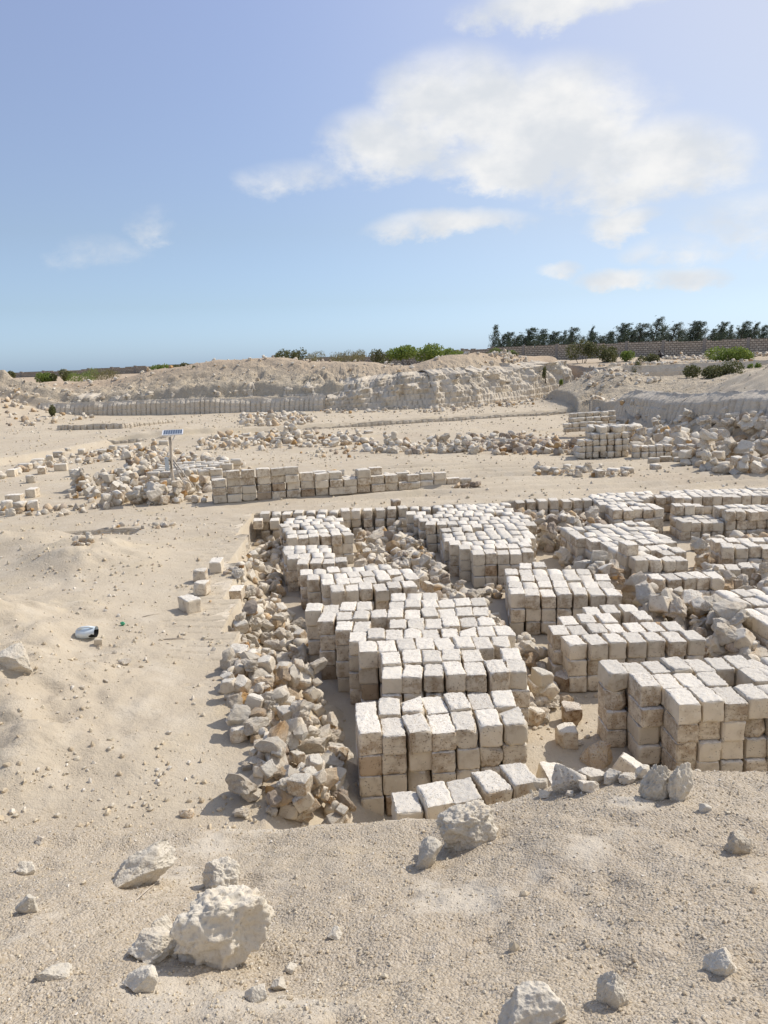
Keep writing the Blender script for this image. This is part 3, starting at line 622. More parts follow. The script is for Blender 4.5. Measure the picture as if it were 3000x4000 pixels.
# ------------------------------------------------------------------ rubble
HG = {}
def stack_top(x, y, m=.0):
    t = None
    for cx, cy, hx, hy, a, zt in occ:
        dx, dy = x - cx, y - cy
        if abs(dx) > 4 or abs(dy) > 4: continue
        u = dx * math.cos(a) + dy * math.sin(a); v = -dx * math.sin(a) + dy * math.cos(a)
        if abs(u) < hx + m and abs(v) < hy + m: t = max(t or 0, zt)
    return t
def heap(phrase, poly, n, rmin, rmax, mats, seed, blockish=.3, bias=1.6, cap=9., allow=False, piled=.85, base=None):
    """poly: world polygon; stones are dropped on a height grid so that they rest on what lies below"""
    rs = random.Random(seed); pl = np.array(poly)[:, :2]
    x0, y0 = pl.min(0); x1, y1 = pl.max(0)
    def ins(x, y):
        c = False
        for i in range(len(pl)):
            a, b = pl[i], pl[i - 1]
            if (a[1] > y) != (b[1] > y) and x < (b[0] - a[0]) * (y - a[1]) / (b[1] - a[1]) + a[0]: c = not c
        return c
    cell = rmin * .55; grid = HG.setdefault((cell, seed), {})
    cen = pl.mean(0); k = 0; tries = 0
    while k < n and tries < n * 30:
        tries += 1
        x = rs.uniform(x0, x1); y = rs.uniform(y0, y1)
        if not ins(x, y): continue
        r = rmin + (rmax - rmin) * rs.random() ** bias
        if not allow and stack_top(x, y, r * .62) is not None: continue
        xs = np.arange(int((x - r) / cell), int((x + r) / cell) + 1); ys = np.arange(int((y - r) / cell), int((y + r) / cell) + 1)
        hs = []
        for i in xs:
            for j in ys:
                if (i, j) not in grid: grid[(i, j)] = HZ(i * cell, j * cell) if base is None else base
                if (i * cell - x) ** 2 + (j * cell - y) ** 2 < (r * .8) ** 2: hs.append(grid[(i, j)])
        hb = sorted(hs)[int(len(hs) * .45)]
        if hb > cap: continue
        sq = rs.uniform(.62, .85)
        z = hb + r * sq * .62
        for i in xs:
            for j in ys:
                d2 = ((i * cell - x) ** 2 + (j * cell - y) ** 2) / r ** 2
                if d2 < 1: grid[(i, j)] = max(grid[(i, j)], z + r * sq * math.sqrt(1 - d2) * piled)
        mt = rs.choices(list(mats), list(mats.values()))[0]
        if rs.random() < blockish:
            s = r * 2 / .36 * rs.uniform(.82, 1.0)
            M = mat4((x, y, z), R(rs.gauss(0, 22)), R(rs.gauss(0, 22)), rs.uniform(0, 6.28), (s, s, s)); typ = 'half'; var = rs.randrange(4)
        else:
            M = mat4((x, y, z), rs.uniform(0, 6.28), rs.uniform(-.5, .5), rs.uniform(0, 6.28), (r * rs.uniform(.95, 1.15), r * rs.uniform(.8, 1.05), r * sq * 1.15)); typ = 'rock'; var = rs.randrange(NR)
        STN.append(dict(M=M, typ=typ, var=var, mat=mt, r=r, ph=phrase, x=x, y=y, z=z)); k += 1
PALE = {'pale': .8, 'rusty': .15, 'dark': .05}
# left strip along the stacks
heap('left rubble strip', [(-1.3, 5.75), (-.40, 5.9), (-.40, 7.2), (-.70, 8.3), (-1.1, 9.6), (-1.98, 9.6), (-1.98, 8.6), (-1.68, 7.4), (-1.42, 6.6)], 285, .05, .15, {'pale': .76, 'rusty': .21, 'dark': .03}, 101, .4, 1.1, cap=.78)
heap('left rubble strip', [(-2.0, 9.4), (-1.1, 9.4), (-1.25, 10.6), (-1.35, 12), (-2.1, 12.4), (-2.3, 11)], 110, .055, .16, PALE, 102, .3, 1.3, cap=.75)
heap('left rubble strip', [(-2.4, 12), (-1.5, 12.1), (-2.0, 14), (-2.15, 15.5), (-2.9, 15.3), (-2.65, 13.2)], 100, .05, .15, PALE, 103, .3, 1.3, cap=.7)
heap('left bench edge scatter', [(-2.9, 13.2), (-2.5, 13.2), (-2.75, 15.6), (-3.1, 15.6)], 12, .05, .13, PALE, 104, .4, 1.5)
heap('rubble valley between far stacks', [(.35, 12.3), (1.55, 11.6), (1.75, 12.6), (1.0, 14.5), (.9, 16.4), (.5, 18.6), (-.7, 18.6), (-.6, 16.5), (-.45, 14.5)], 430, .05, .18, {'pale': .8, 'rusty': .12, 'dark': .08}, 105, .3, 1.5, cap=.72)
heap('rubble before long far stack', [(-.1, 10.6), (1.6, 10.35), (1.75, 11.6), (.7, 11.9), (.4, 11.7)], 100, .05, .18, PALE, 106, .4, 1.2, cap=.5)
heap('rubble between right stacks', [(3.5, 10.2), (4.9, 9.4), (5.0, 10.8), (5.2, 11.4), (4.2, 11.6), (3.6, 12.3), (3.3, 13.3), (3.9, 13.6), (4.3, 12.3)], 190, .06, .24, {'pale': .9, 'rusty': .06, 'dark': .04}, 107, .3, 1.1, cap=.6)
heap('brown rubble right of centre', [(4.1, 9.2), (5.0, 8.6), (5.6, 9.4), (5.0, 9.9), (4.2, 10.0)], 95, .05, .17, {'pale': .5, 'rusty': .35, 'dark': .15}, 108, .2, 1.4, cap=.55)
heap('brown rubble beyond long stack', [(3.4, 16.5), (5.2, 16.0), (5.2, 19.0), (3.0, 19.0), (3.5, 17.5)], 300, .05, .19, {'pale': .6, 'rusty': .2, 'dark': .2}, 109, .2, 1.5, cap=.6)
heap('debris beside far left stack', [(-2.9, 15.6), (-2.15, 15.6), (-2.2, 18.6), (-3.1, 18.6)], 60, .04, .14, PALE, 142, .3, 1.3, cap=.4)
heap('debris at left stack feet', [(-1.1, 10.4), (-.2, 10.7), (-.3, 11.7), (-.95, 11.8), (-1.3, 11.2)], 40, .04, .15, PALE, 143, .3, 1.3, cap=.4)
heap('debris beyond diagonal stack', [(1.6, 13.1), (3.4, 12.9), (4.2, 14.0), (3.3, 14.6), (2.9, 13.8), (1.6, 13.8)], 60, .04, .16, PALE, 144, .3, 1.3, cap=.4)
heap('scatter right of long stack', [(3.5, 14.4), (4.1, 14.4), (4.0, 16), (3.6, 16)], 14, .07, .2, PALE, 110, .4, 1.2)
heap('rubble right of stepped stack', [(5.6, 12.0), (6.3, 11.6), (7.5, 13.0), (6.2, 14.9), (5.6, 13.4)], 150, .06, .19, PALE, 111, .3, 1.3, cap=.6)
heap('rubble by right edge stacks', [(6.6, 14.6), (9.5, 14.4), (9.5, 16.7), (6.6, 16.6)], 150, .06, .19, PALE, 112, .3, 1.3, cap=.5)
heap('rubble between centre and right stacks', [(1.62, 8.2), (2.2, 8.9), (2.2, 10.4), (1.7, 10.8), (1.6, 9.4)], 60, .05, .18, {'pale': .7, 'rusty': .25, 'dark': .05}, 113, .3, 1.1, cap=.35)
heap('rubble at the foot of the heap', [(1.45, 6.15), (2.5, 6.0), (2.75, 6.5), (2.2, 6.8), (1.5, 6.6)], 34, .05, .18, {'pale': .85, 'rusty': .15, 'dark': 0}, 114, .3, 1.1, cap=.6)
def W4(z, *pts): return [P(a, b, z) for a, b in pts]
heap('left heap by the solar pole', W4(.6, (250, 1960), (430, 1978), (800, 1962), (840, 1900), (560, 1870), (420, 1880), (300, 1905)), 240, .09, .23, {'pale': .92, 'rusty': .06, 'dark': .02}, 120, .65, 1.1, cap=1.1)
heap('heap behind the solar pole', W4(.6, (420, 1860), (560, 1880), (860, 1850), (1000, 1830), (860, 1795), (600, 1795), (520, 1830)), 260, .08, .22, {'pale': .8, 'rusty': .12, 'dark': .08}, 121, .5, 1.2, cap=1.25)
heap('stones at row of blocks', W4(.6, (1180, 1892), (1500, 1868), (1850, 1880), (1880, 1905), (1500, 1905)), 100, .07, .2, {'pale': .7, 'rusty': .1, 'dark': .2}, 122, .4, 1.2, cap=1.1)
heap('yard heap, pale left end', W4(.6, (1400, 1745), (1650, 1765), (1900, 1750), (1750, 1715), (1500, 1722)), 150, .09, .27, {'pale': .9, 'rusty': .05, 'dark': .05}, 123, .6, 1.1, cap=1.3)
heap('brown yard heap', W4(.6, (1750, 1755), (1950, 1775), (2260, 1775), (2280, 1735), (2100, 1700), (1800, 1700)), 430, .08, .25, {'pale': .55, 'rusty': .15, 'dark': .3}, 124, .35, 1.3, cap=1.5)
heap('yard scatter', W4(.6, (2080, 1862), (2450, 1866), (2440, 1835), (2100, 1835)), 60, .04, .16, PALE, 125, .3, 1.5)
heap('right-hand rubble slope', W4(.6, (2440, 1760), (2620, 1800), (2780, 1850), (3050, 1870), (3300, 1860), (3200, 1760), (2950, 1700), (2600, 1690), (2400, 1690)), 640, .10, .32, {'pale': .95, 'rusty': .03, 'dark': .02}, 126, .55, 1.0, cap=2.4)
heap('stones below the pale mound', W4(.6, (2230, 1650), (2480, 1690), (2560, 1690), (2520, 1640), (2330, 1600)), 130, .12, .3, PALE, 127, .5, 1.2, cap=1.6)
heap('stone line below the quarry face', W4(.6, (760, 1735), (1100, 1735), (1480, 1712), (1400, 1690), (1150, 1680), (800, 1705)), 230, .07, .24, PALE, 128, .5, 1.3)
heap('rubble pile below the quarry face', W4(.6, (900, 1670), (1150, 1680), (1250, 1650), (1180, 1625), (960, 1630)), 200, .08, .26, PALE, 129, .4, 1.3, cap=1.6)
heap('left yard scatter', W4(.6, (0, 1870), (150, 1830), (450, 1775), (800, 1760), (640, 1735), (330, 1755), (120, 1800), (0, 1850)), 170, .05, .22, PALE, 130, .4, 1.4)
heap('talus below the quarry face', W4(.6, (1250, 1625), (1700, 1618), (2150, 1585), (2160, 1570), (1700, 1600), (1250, 1612)), 150, .06, .22, PALE, 145, .4, 1.8)
heap('yard middle scatter', W4(.6, (1150, 1740), (1500, 1720), (2150, 1660), (2200, 1690), (1700, 1720), (1350, 1790)), 90, .04, .15, PALE, 146, .4, 2.0)
heap('left edge scatter', W4(.6, (0, 2020), (300, 2010), (450, 1980), (300, 1975), (0, 1995)), 30, .07, .16, PALE, 131, .4, 1.4)
heap('talus at the far left', [(-34, 50), (-22, 50), (-20, 56), (-24, 62), (-36, 62)], 260, .09, .3, {'pale': .75, 'rusty': .2, 'dark': .05}, 132, .3, 2.6)
heap('stones on the quarry bank', [(-30, 59.5), (16, 57.8), (17, 63), (-30, 66)], 420, .05, .22, {'pale': .85, 'rusty': .1, 'dark': .05}, 133, .4, 3.2)
heap('stones along the upper ledge', [(9, 64), (17.5, 62), (18, 66), (10, 68)], 260, .08, .26, {'pale': .8, 'rusty': .1, 'dark': .1}, 134, .5, 1.4)
heap('stones on the mound', [(13.5, 49.5), (18, 49.5), (19, 57), (14, 57)], 150, .06, .24, PALE, 135, .4, 2.4)
heap('rubble before the boundary wall', [(27, 72), (36, 72), (36, 75), (27, 75)], 150, .12, .3, PALE, 136, .5, 1.2)
heap('low stones on the right terrace', [(18.5, 62.5), (30, 61), (30, 68), (18.5, 69)], 130, .09, .26, PALE, 137, .4, 1.8)
heap('bench scatter', [(-4.4, 7.6), (-1.9, 7.6), (-2.5, 12), (-3.4, 18), (-7.5, 18), (-6.5, 10)], 110, .01, .035, {'pale': .8, 'rusty': .1, 'dark': .1}, 138, .1, 2.6)
heap('stones at the small cut', W4(.6, (440, 2085), (620, 2075), (700, 2055), (560, 2040), (430, 2062)), 30, .03, .10, PALE, 139, .3, 1.2)
heap('stones on the bench mound', W4(.8, (290, 2170), (350, 2175), (370, 2150), (300, 2140)), 14, .04, .10, PALE, 140, .3, 1.2)
heap('pit floor scatter', [(1.5, 6.6), (2.8, 6.8), (2.7, 9.0), (1.7, 9.0)], 60, .01, .04, PALE, 141, .2, 2.0)

lap('rubble')
# ------------------------------------------------------------------ which 300 of each show largest: look from the camera
def geo_of(rec, lo=True):
    if 'typ' in rec: return (half_lo if lo else half)[rec['var']] if rec['typ'] == 'half' else (rk_lo if lo else rk_hi)[rec['var']]
    if rec.get('half'): return half_lo[rec['var'] % 4]
    return (blk_lo if lo else blk_hi)[rec['var']]
def xf(M, V):
    A = np.array(M); return V @ A[:3, :3].T + A[:3, 3]
ALL = BLK + STN
corners = np.array([[a, b, c] for a in (-1, 1) for b in (-1, 1) for c in (-1, 1)], float)
bf = np.array([[0, 1, 3, 2], [4, 6, 7, 5], [0, 4, 5, 1], [2, 3, 7, 6], [0, 2, 6, 4], [1, 5, 7, 3]])
vv, ff, own = [], [], []
for i, rec in enumerate(ALL):
    h_ = np.abs(geo_of(rec)[0]).max(0) * (.97 if 'typ' not in rec or rec['typ'] == 'half' else .8)
    vv.append(xf(rec['M'], corners * h_)); ff.append(bf + 8 * i)
gi = (X[::3, ::3], Y[::3, ::3], Z[::3, ::3]); gs = gi[0].shape
gv = np.stack([g.ravel() for g in gi], 1); gf = grid_faces(*gs) + 8 * len(ALL)
bv = BVHTree.FromPolygons([tuple(p) for p in np.concatenate(vv + [gv])], [tuple(int(k) for k in f) for f in np.concatenate(ff + [gf])])
hits = np.zeros(len(ALL)); n8 = 6 * len(ALL)
cv = Vector(CP)
for py in np.arange(1380, 3260, 9.0):
    for px in np.arange(4, 3000, 9.0):
        d = cf + cr * (px - 1500) / FOC + cu * (2000 - py) / FOC
        h = bv.ray_cast(cv, Vector(d))
        if h[2] is not None and h[2] < n8: hits[h[2] // 6] += 1
del bv
for rec, h in zip(ALL, hits): rec['hits'] = h

lap('rays')
def order(recs, n):
    s = sorted(range(len(recs)), key=lambda i: -recs[i]['hits']); return set(i for i in s[:n] if recs[i]['hits'] > 0)
NBI, NSI = 298, 270
kb, ks = order(BLK, NBI), order(STN, NSI)

def join_stuff(name, recs, label, cat, kind='stuff', fine=lambda r: False):
    mats = [MB, MRU, MR, MRD, MBB]; V, T, Fq, mi, Ft, mit = [], [], [], [], [], []; off = 0
    for rec in recs:
        g = geo_of(rec, not fine(rec)); v = xf(rec['M'], g[0]); V.append(v); T.append(g[2])
        mm = {'pale': 2 if 'typ' in rec else 0, 'brown': 4, 'rusty': 1, 'dark': 3}[rec['mat']]
        f = g[1]
        if f.shape[1] == 4: f = np.concatenate([f[:, [0, 1, 2]], f[:, [0, 2, 3]]])
        Fq.append(f + off); mi.append(np.full(len(f), mm)); off += len(v)
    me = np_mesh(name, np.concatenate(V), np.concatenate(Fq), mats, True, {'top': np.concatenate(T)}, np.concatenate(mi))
    o = link(name, me); tag(o, label, cat, None, kind); return o

used = {}
def uniq(lab, names):
    if lab not in used: used[lab] = 1; return lab
    for n in names:
        if n + ' ' + lab not in used: used[n + ' ' + lab] = 1; return n + ' ' + lab
    return lab
for i, rec in enumerate(BLK):
    if i not in kb: continue
    if rec.get('half'): me = half_me[rec['var'] % 4] if rec['mat'] == 'pale' else half_br[rec['var'] % 4]
    else: me = blk_me[rec['var']] if rec['mat'] == 'pale' else blk_br[rec['var'] % 4]
    o = link('stone_block', me); o.matrix_world = rec['M']
    if rec['k'] >= 0:
        row = 'front row' if rec['r'] == 0 else ordn(rec['r']) + ' row'
        cs = ['top course', 'second course down', 'third course down', 'fourth course down', 'bottom course'][rec['lev']]
        look = 'brown-stained' if rec['mat'] == 'brown' else 'pale'
        lab = f"{look} block, {ordn(rec['k'])} from left, {row}, {cs}, {rec['ph']}"
        grp = 'cut stone blocks in the ' + rec['ph']
    else: lab = rec['label']; grp = 'loose cut stone blocks'
    tag(o, uniq(lab, ['smaller', 'upper', 'outer']), 'stone block', grp)
rest = [r for i, r in enumerate(BLK) if i not in kb]
join_stuff('stone_blocks', rest, 'remaining far and half-hidden cut blocks in the stacks across the quarry', 'stone blocks', fine=lambda r: r['hits'] > 14)

# stones: labels from zone, side and order
zone = {}
for i in ks: zone.setdefault(STN[i]['ph'], []).append(i)
hue = {'pale': 'pale', 'rusty': 'rusty', 'dark': 'dark'}
slabs = {}
for ph, ids in zone.items():
    ids.sort(key=lambda i: STN[i]['y'])
    nb = max(1, math.ceil(len(ids) / 9))
    for b in range(nb):
        band = ids[b * len(ids) // nb:(b + 1) * len(ids) // nb]
        band.sort(key=lambda i: STN[i]['x'] / STN[i]['y'])
        for j, i in enumerate(band):
            st = STN[i]; szw = 'large' if st['r'] > .17 else 'small' if st['r'] < .105 else 'medium'
            typ = 'broken block' if st['typ'] == 'half' else 'rough stone'
            where = 'nearest part' if b == 0 else 'farthest part' if b == nb - 1 else ordn(b) + ' nearest part'
            if nb == 1: slabs[i] = f"{szw} {hue[st['mat']]} {typ}, {ordn(j)} from left, {ph}"
            else: slabs[i] = f"{szw} {hue[st['mat']]} {typ}, {ordn(j)} from left, {where}, {ph}"
for i in sorted(ks):
    rec = STN[i]
    if rec['typ'] == 'half': me = half_me[rec['var']]
    else: me = rk_me[rec['mat']][rec['var']]
    o = link('rubble_stone', me); o.matrix_world = rec['M']
    tag(o, slabs[i], 'rubble stone', 'rubble stones in the ' + rec['ph'])
join_stuff('rubble', [r for i, r in enumerate(STN) if i not in ks], 'remaining smaller and farther rubble lying across the quarry', 'rubble', fine=lambda r: r['hits'] > 10 and r['y'] < 16)
print('blocks', len(BLK), 'stones', len(STN), 'visible', sum(r['hits'] > 0 for r in BLK), sum(r['hits'] > 0 for r in STN))
lap('linked')
#--TAIL--
# ------------------------------------------------------------------ helpers to stand things on the ground
def onground(px, py, y0=1.0, y1=140.0):
    d = cf + cr * (px - 1500) / FOC + cu * (2000 - py) / FOC
    t = y0 / d[1]; step = .02
    while t * d[1] < y1:
        q = CP + d * t
        if q[2] < HZ(q[0], q[1]): return q
        t += max(.01, t * .004)
    return CP + d * t
def depth(q): return float((np.array(q) - CP) @ cf)

def big_rock(px, py, wpx, hpx, seed, label, rough=.2, ang=.45, dep=.8, rz=0., sub=6, mat=None, lumps=.16, sink=.28, cat='rock', tilt=0.):
    q = onground(px, py + hpx * .32); s = depth(q) / FOC
    V, Fc, tp = rock_geo(seed, sub, rough, ang, (1, 1, 1), .75, lumps)
    V = V + (V / np.linalg.norm(V, axis=1)[:, None]) * (fbm3(V + seed, 14, 3, seed + 2) * .035 * (sub > 4))[:, None]
    hw = wpx * s / 2; hh = hpx * s / 2 * 1.12
    V = V * [hw, hw * dep, hh]
    c, si = math.cos(tilt), math.sin(tilt); V = np.stack([V[:, 0] * c - V[:, 2] * si, V[:, 1], V[:, 0] * si + V[:, 2] * c], 1)
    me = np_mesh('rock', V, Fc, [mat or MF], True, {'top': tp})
    g = HZ(q[0], q[1]); hh2 = np.abs(V[:, 2]).max(); sink = sink + .05
    o = link('rock', me, None, (q[0], q[1] + hw * .25, g + hh2 * (1 - 2 * sink)), (0, 0, rz))
    return tag(o, label, cat, 'pale rocks lying on the gravelly foreground')
big_rock(875, 3650, 370, 350, 1, 'largest chalky lumpy rock in the foreground, casting a long shadow to its left', .22, .55, .8, .3, lumps=.3, sink=.14)
big_rock(865, 3435, 170, 140, 2, 'pitted white rock touching the top of the largest foreground rock', .22, .4, .8, lumps=.25, sink=.3)
big_rock(545, 3410, 300, 150, 3, 'long slanting chalky slab-like rock up and left of the largest rock', .14, .8, .55, .35, lumps=.1, sink=.25, tilt=.3)
big_rock(590, 3715, 215, 120, 4, 'rounded pale rock in the shadow just left of the largest rock', .14, .6, .7, lumps=.1)
big_rock(545, 3835, 150, 120, 5, 'small pyramid-shaped grey rock below the rounded shaded rock', .1, .8, .8, lumps=.06)
big_rock(625, 3620, 110, 110, 6, 'small rock half hidden in the largest rock\'s shadow', .12, .6, .8, lumps=.1, sink=.35)
big_rock(105, 3540, 115, 90, 7, 'fist-sized pale rock near the left edge of the foreground', .1, .8, .8, lumps=.05)
big_rock(1005, 3885, 90, 85, 8, 'small square-sided grey rock at the bottom, right of the largest rock', .06, .95, .8, lumps=.03)
big_rock(1092, 3850, 75, 48, 9, 'small white flat rock just right of the square-sided one', .08, .9, .8, lumps=.03)
big_rock(1310, 3650, 62, 42, 10, 'small white lump lying alone in the lower centre gravel', .1, .7, .8, lumps=.06)
big_rock(1830, 3235, 280, 215, 11, 'big lumpy white rock on the crest below the nearest central stack', .24, .4, .75, .2, lumps=.3, sink=.22)
big_rock(1672, 3340, 125, 125, 12, 'cone-shaped sandy rock at the lower left of the big crest rock', .1, .6, .85, lumps=.05, sink=.25)
big_rock(2560, 3070, 140, 170, 13, 'shaded rough white rock with a notch on the crest below the right stack', .26, .4, .7, lumps=.32, sink=.2)
big_rock(2655, 3065, 120, 200, 33, 'upright pointed grey rock beside the notched crest rock', .26, .5, .6, .4, lumps=.28, sink=.22)
big_rock(2880, 3295, 110, 130, 14, 'pale rock with streaked side near the right edge of the foreground', .18, .6, .7, lumps=.15)
big_rock(2835, 3750, 150, 140, 15, 'half-buried white rock at lower right with a pointed top', .14, .8, .8, lumps=.08, sink=0.47)
big_rock(2400, 3855, 135, 210, 16, 'tall narrow pinkish rock at the bottom right of the foreground', .16, .7, .7, lumps=.12, sink=0.32)
big_rock(2080, 3950, 260, 210, 17, 'broad chalky rock cut by the bottom edge of the picture', .14, .6, .8, lumps=.12, sink=0.34)
big_rock(90, 3390, 95, 70, 18, 'half-buried white lump near the upper left of the foreground', .12, .7, .8, lumps=.1, sink=.4)
big_rock(190, 3800, 150, 90, 19, 'low dusty lump near the bottom left corner', .12, .6, .8, lumps=.1, sink=.45)
big_rock(45, 2572, 190, 110, 20, 'large white rock on the sandy mound at the left edge of the bench', .07, .95, .7, lumps=.05, sink=.3)
big_rock(487, 2588, 62, 34, 21, 'small flat tan stone on the bench beside the plastic container', .05, .95, .7, sub=4, lumps=.02, mat=MR)
big_rock(724, 3183, 62, 40, 22, 'small brown pitted stone near the front edge of the bench', .1, .5, .8, sub=4, lumps=.1, mat=MRU)
big_rock(155, 3290, 45, 35, 23, 'dark little stone at the left where bench meets foreground', .1, .7, .8, sub=4, lumps=.05, mat=MR)
big_rock(1130, 3790, 60, 36, 24, 'little white stone above and right of the white flat rock', .1, .8, .8, sub=4, lumps=.05)
big_rock(2755, 3155, 48, 40, 25, 'little round stone on the slope right of the notched crest rock', .1, .7, .8, sub=4, lumps=.05)
for i_, (a_, b_, c_, d_, sd, mt_, lb_) in enumerate([
    (2112, 3066, 60, 62, 41, MR, 'small leaning tan stone at the left end of the crest stones by the pit'),
    (2205, 3058, 165, 112, 42, MR, 'biggest smooth cream stone on the crest between the central and right stacks'),
    (2318, 3040, 110, 58, 43, MR, 'flat cream stone on the crest, right of the biggest smooth one'),
    (2296, 3082, 96, 50, 44, MR, 'low rounded stone in front of the flat crest stone'),
    (2400, 3034, 92, 60, 45, MF, 'white broken flake on the crest in the middle of the stones'),
    (2452, 3050, 90, 46, 46, MR, 'flat layered stone next to the white flake on the crest'),
    (2345, 2955, 135, 118, 47, MRU, 'squat brown-mottled boulder on the pit floor behind the crest stones'),
    (2515, 3030, 74, 52, 48, MF, 'pale flake touching the left side of the notched crest rock'),
    (2230, 3105, 40, 26, 49, MR, 'pebble-sized stone below the biggest smooth crest stone'),
    (2130, 3108, 52, 30, 50, MF, 'tiny white stone at the edge of the half-buried blocks')]):
    big_rock(a_, b_, c_, d_, sd, lb_, .10, .85, .8, sub=5, mat=mt_, lumps=.04, sink=.18)
lap('rocks')
# gravel on the heap: one uncountable mass
def gravel():
    rs = np.random.default_rng(5); n = 21000
    bm = bmesh.new(); bmesh.ops.create_icosphere(bm, subdivisions=1, radius=1)
    bv_ = np.array([v.co[:] for v in bm.verts]); bf_ = np.array([[l.vert.index for l in f.loops] for f in bm.faces]); bm.free()
    y = .75 + 4.75 * rs.random(n) ** 1.15; x = (rs.random(n) * 2 - 1) * (y * .56 + .35)
    keep = fbm2(x, y, 1.6, 3, 90) + rs.random(n) * .9 > .12; x, y = x[keep], y[keep]; n = len(x)
    z = np.array([HZ(a, b) for a, b in zip(x, y)])
    r = .0024 + .0058 * rs.random(n) ** 3.2 + .0014 * (y / 4); r *= np.where(rs.random(n) > .996, 2.8, 1)
    V = bv_[None] * (1 + .35 * rs.normal(0, 1, (n, 12 if len(bv_) == 12 else len(bv_), 1)) * .6)
    V = V * (r[:, None, None] * rs.uniform(.7, 1.2, (n, 1, 3))); V = V + np.stack([x, y, z + r * .35], 1)[:, None, :]
    Fc = (bf_[None] + (np.arange(n) * len(bv_))[:, None, None]).reshape(-1, 3)
    me = np_mesh('gravel', V.reshape(-1, 3), Fc, [MP], False)
    tag(link('gravel', me), 'coarse pale gravel strewn over the foreground heap', 'gravel', kind='stuff')
def pebble_mat():
    m, t, b = new_mat('pebble')
    g = t.add('ShaderNodeNewGeometry'); r_ = t.add('ShaderNodeValToRGB')
    t.l.new(g.outputs['Random Per Island'], r_.inputs[0]); e = r_.color_ramp.elements
    e[0].position = 0; e[0].color = (.48, .40, .29, 1); e[1].position = 1; e[1].color = (.76, .71, .62, 1)
    for p_, c_ in ((.3, (.63, .53, .38)), (.6, (.62, .55, .42)), (.85, (.58, .52, .42))):
        n_ = e.new(p_); n_.color = (*c_, 1)
    t.l.new(r_.outputs[0], b.inputs['Base Color']); setp(t, b, Roughness=.95); b.inputs['Specular IOR Level'].default_value = .1
    return m
MP = pebble_mat(); gravel(); lap('gravel')
def yard_crumbs():
    rs = np.random.default_rng(6); n = 34000
    bm = bmesh.new(); bmesh.ops.create_icosphere(bm, subdivisions=1, radius=1)
    bv_ = np.array([v.co[:] for v in bm.verts]); bf_ = np.array([[l.vert.index for l in f.loops] for f in bm.faces]); bm.free()
    y = 5.6 + 50 * rs.random(n) ** 1.5; x = (rs.random(n) * 2 - 1) * (y * .56 + .6)
    keep = (fbm2(x, y, .8, 4, 95) + .5 * rs.random(n) > .12); x, y = x[keep], y[keep]
    inp = (x > pit_edge(y) - .02) & (y < 19.3); keep = ~inp | (rs.random(len(x)) > .7); x, y = x[keep], y[keep]; n = len(x)
    z = np.array([HZ(a, b) for a, b in zip(x, y)]); r = (.0038 + .019 * rs.random(n) ** 5) * (1 + y / 19)
    V = bv_[None] * (1 + .22 * rs.normal(0, 1, (n, len(bv_), 1))) * (r[:, None, None] * rs.uniform(.6, 1.2, (n, 1, 3))) + np.stack([x, y, z + r * .3], 1)[:, None, :]
    Fc = (bf_[None] + (np.arange(n) * len(bv_))[:, None, None]).reshape(-1, 3)
    tag(link('stone_chips', np_mesh('stone_chips', V.reshape(-1, 3), Fc, [MP], False)), 'small stone chips scattered over the dusty quarry floor', 'chips', kind='stuff')
yard_crumbs()

# ------------------------------------------------------------------ simple builders
def flat_mat(name, c, rough=.8, nscale=None, c2=None, spec=.2, bmp=0.):
    m, t, b = new_mat(name); setp(t, b, Roughness=rough); b.inputs['Specular IOR Level'].default_value = spec
    if nscale:
        tc_ = t.add('ShaderNodeTexCoord'); n_ = t.noise(tc_.outputs['Object'], nscale, 4, .6)
        t.l.new(t.mix(t.ss(n_, .35, .7), c, c2), b.inputs['Base Color'])
        if bmp: bump(t, b, n_, .6, bmp)
    else: b.inputs['Base Color'].default_value = (*c, 1)
    return m
def bm_obj(name, bm, mat, parent=None, smooth=False):
    me = bpy.data.meshes.new(name); bm.to_mesh(me); bm.free(); me.materials.append(mat)
    if smooth: me.polygons.foreach_set('use_smooth', [True] * len(me.polygons))
    return link(name, me, parent)
def tube_bm(bm, pts, rad, seg=8):
    rings = []
    for i, p_ in enumerate(pts):
        a = Vector(pts[max(0, i - 1)]); b = Vector(pts[min(len(pts) - 1, i + 1)]); t_ = (b - a).normalized()
        u_ = t_.cross(Vector((.3, .2, 1)) if abs(t_.z) < .9 else Vector((1, 0, 0))).normalized(); v_ = t_.cross(u_)
        r_ = rad[i] if hasattr(rad, '__len__') else rad
        rings.append([bm.verts.new(Vector(p_) + (u_ * math.cos(6.2832 * k / seg) + v_ * math.sin(6.2832 * k / seg)) * r_) for k in range(seg)])
    for a, b in zip(rings, rings[1:]):
        for k in range(seg): bm.faces.new((a[k], a[(k + 1) % seg], b[(k + 1) % seg], b[k]))
    bm.faces.new(rings[0][::-1]); bm.faces.new(rings[-1])
def box_bm(bm, c, s, rot=None):
    M = Matrix.Translation(c) @ (rot.to_4x4() if rot else Matrix()) @ Matrix.Diagonal((*s, 1))
    bmesh.ops.create_cube(bm, size=1, matrix=M)
def empty(name, loc, rz=0): 
    o = bpy.data.objects.new(name, None); COL.objects.link(o); o.location = loc; o.rotation_euler = (0, 0, rz); return o

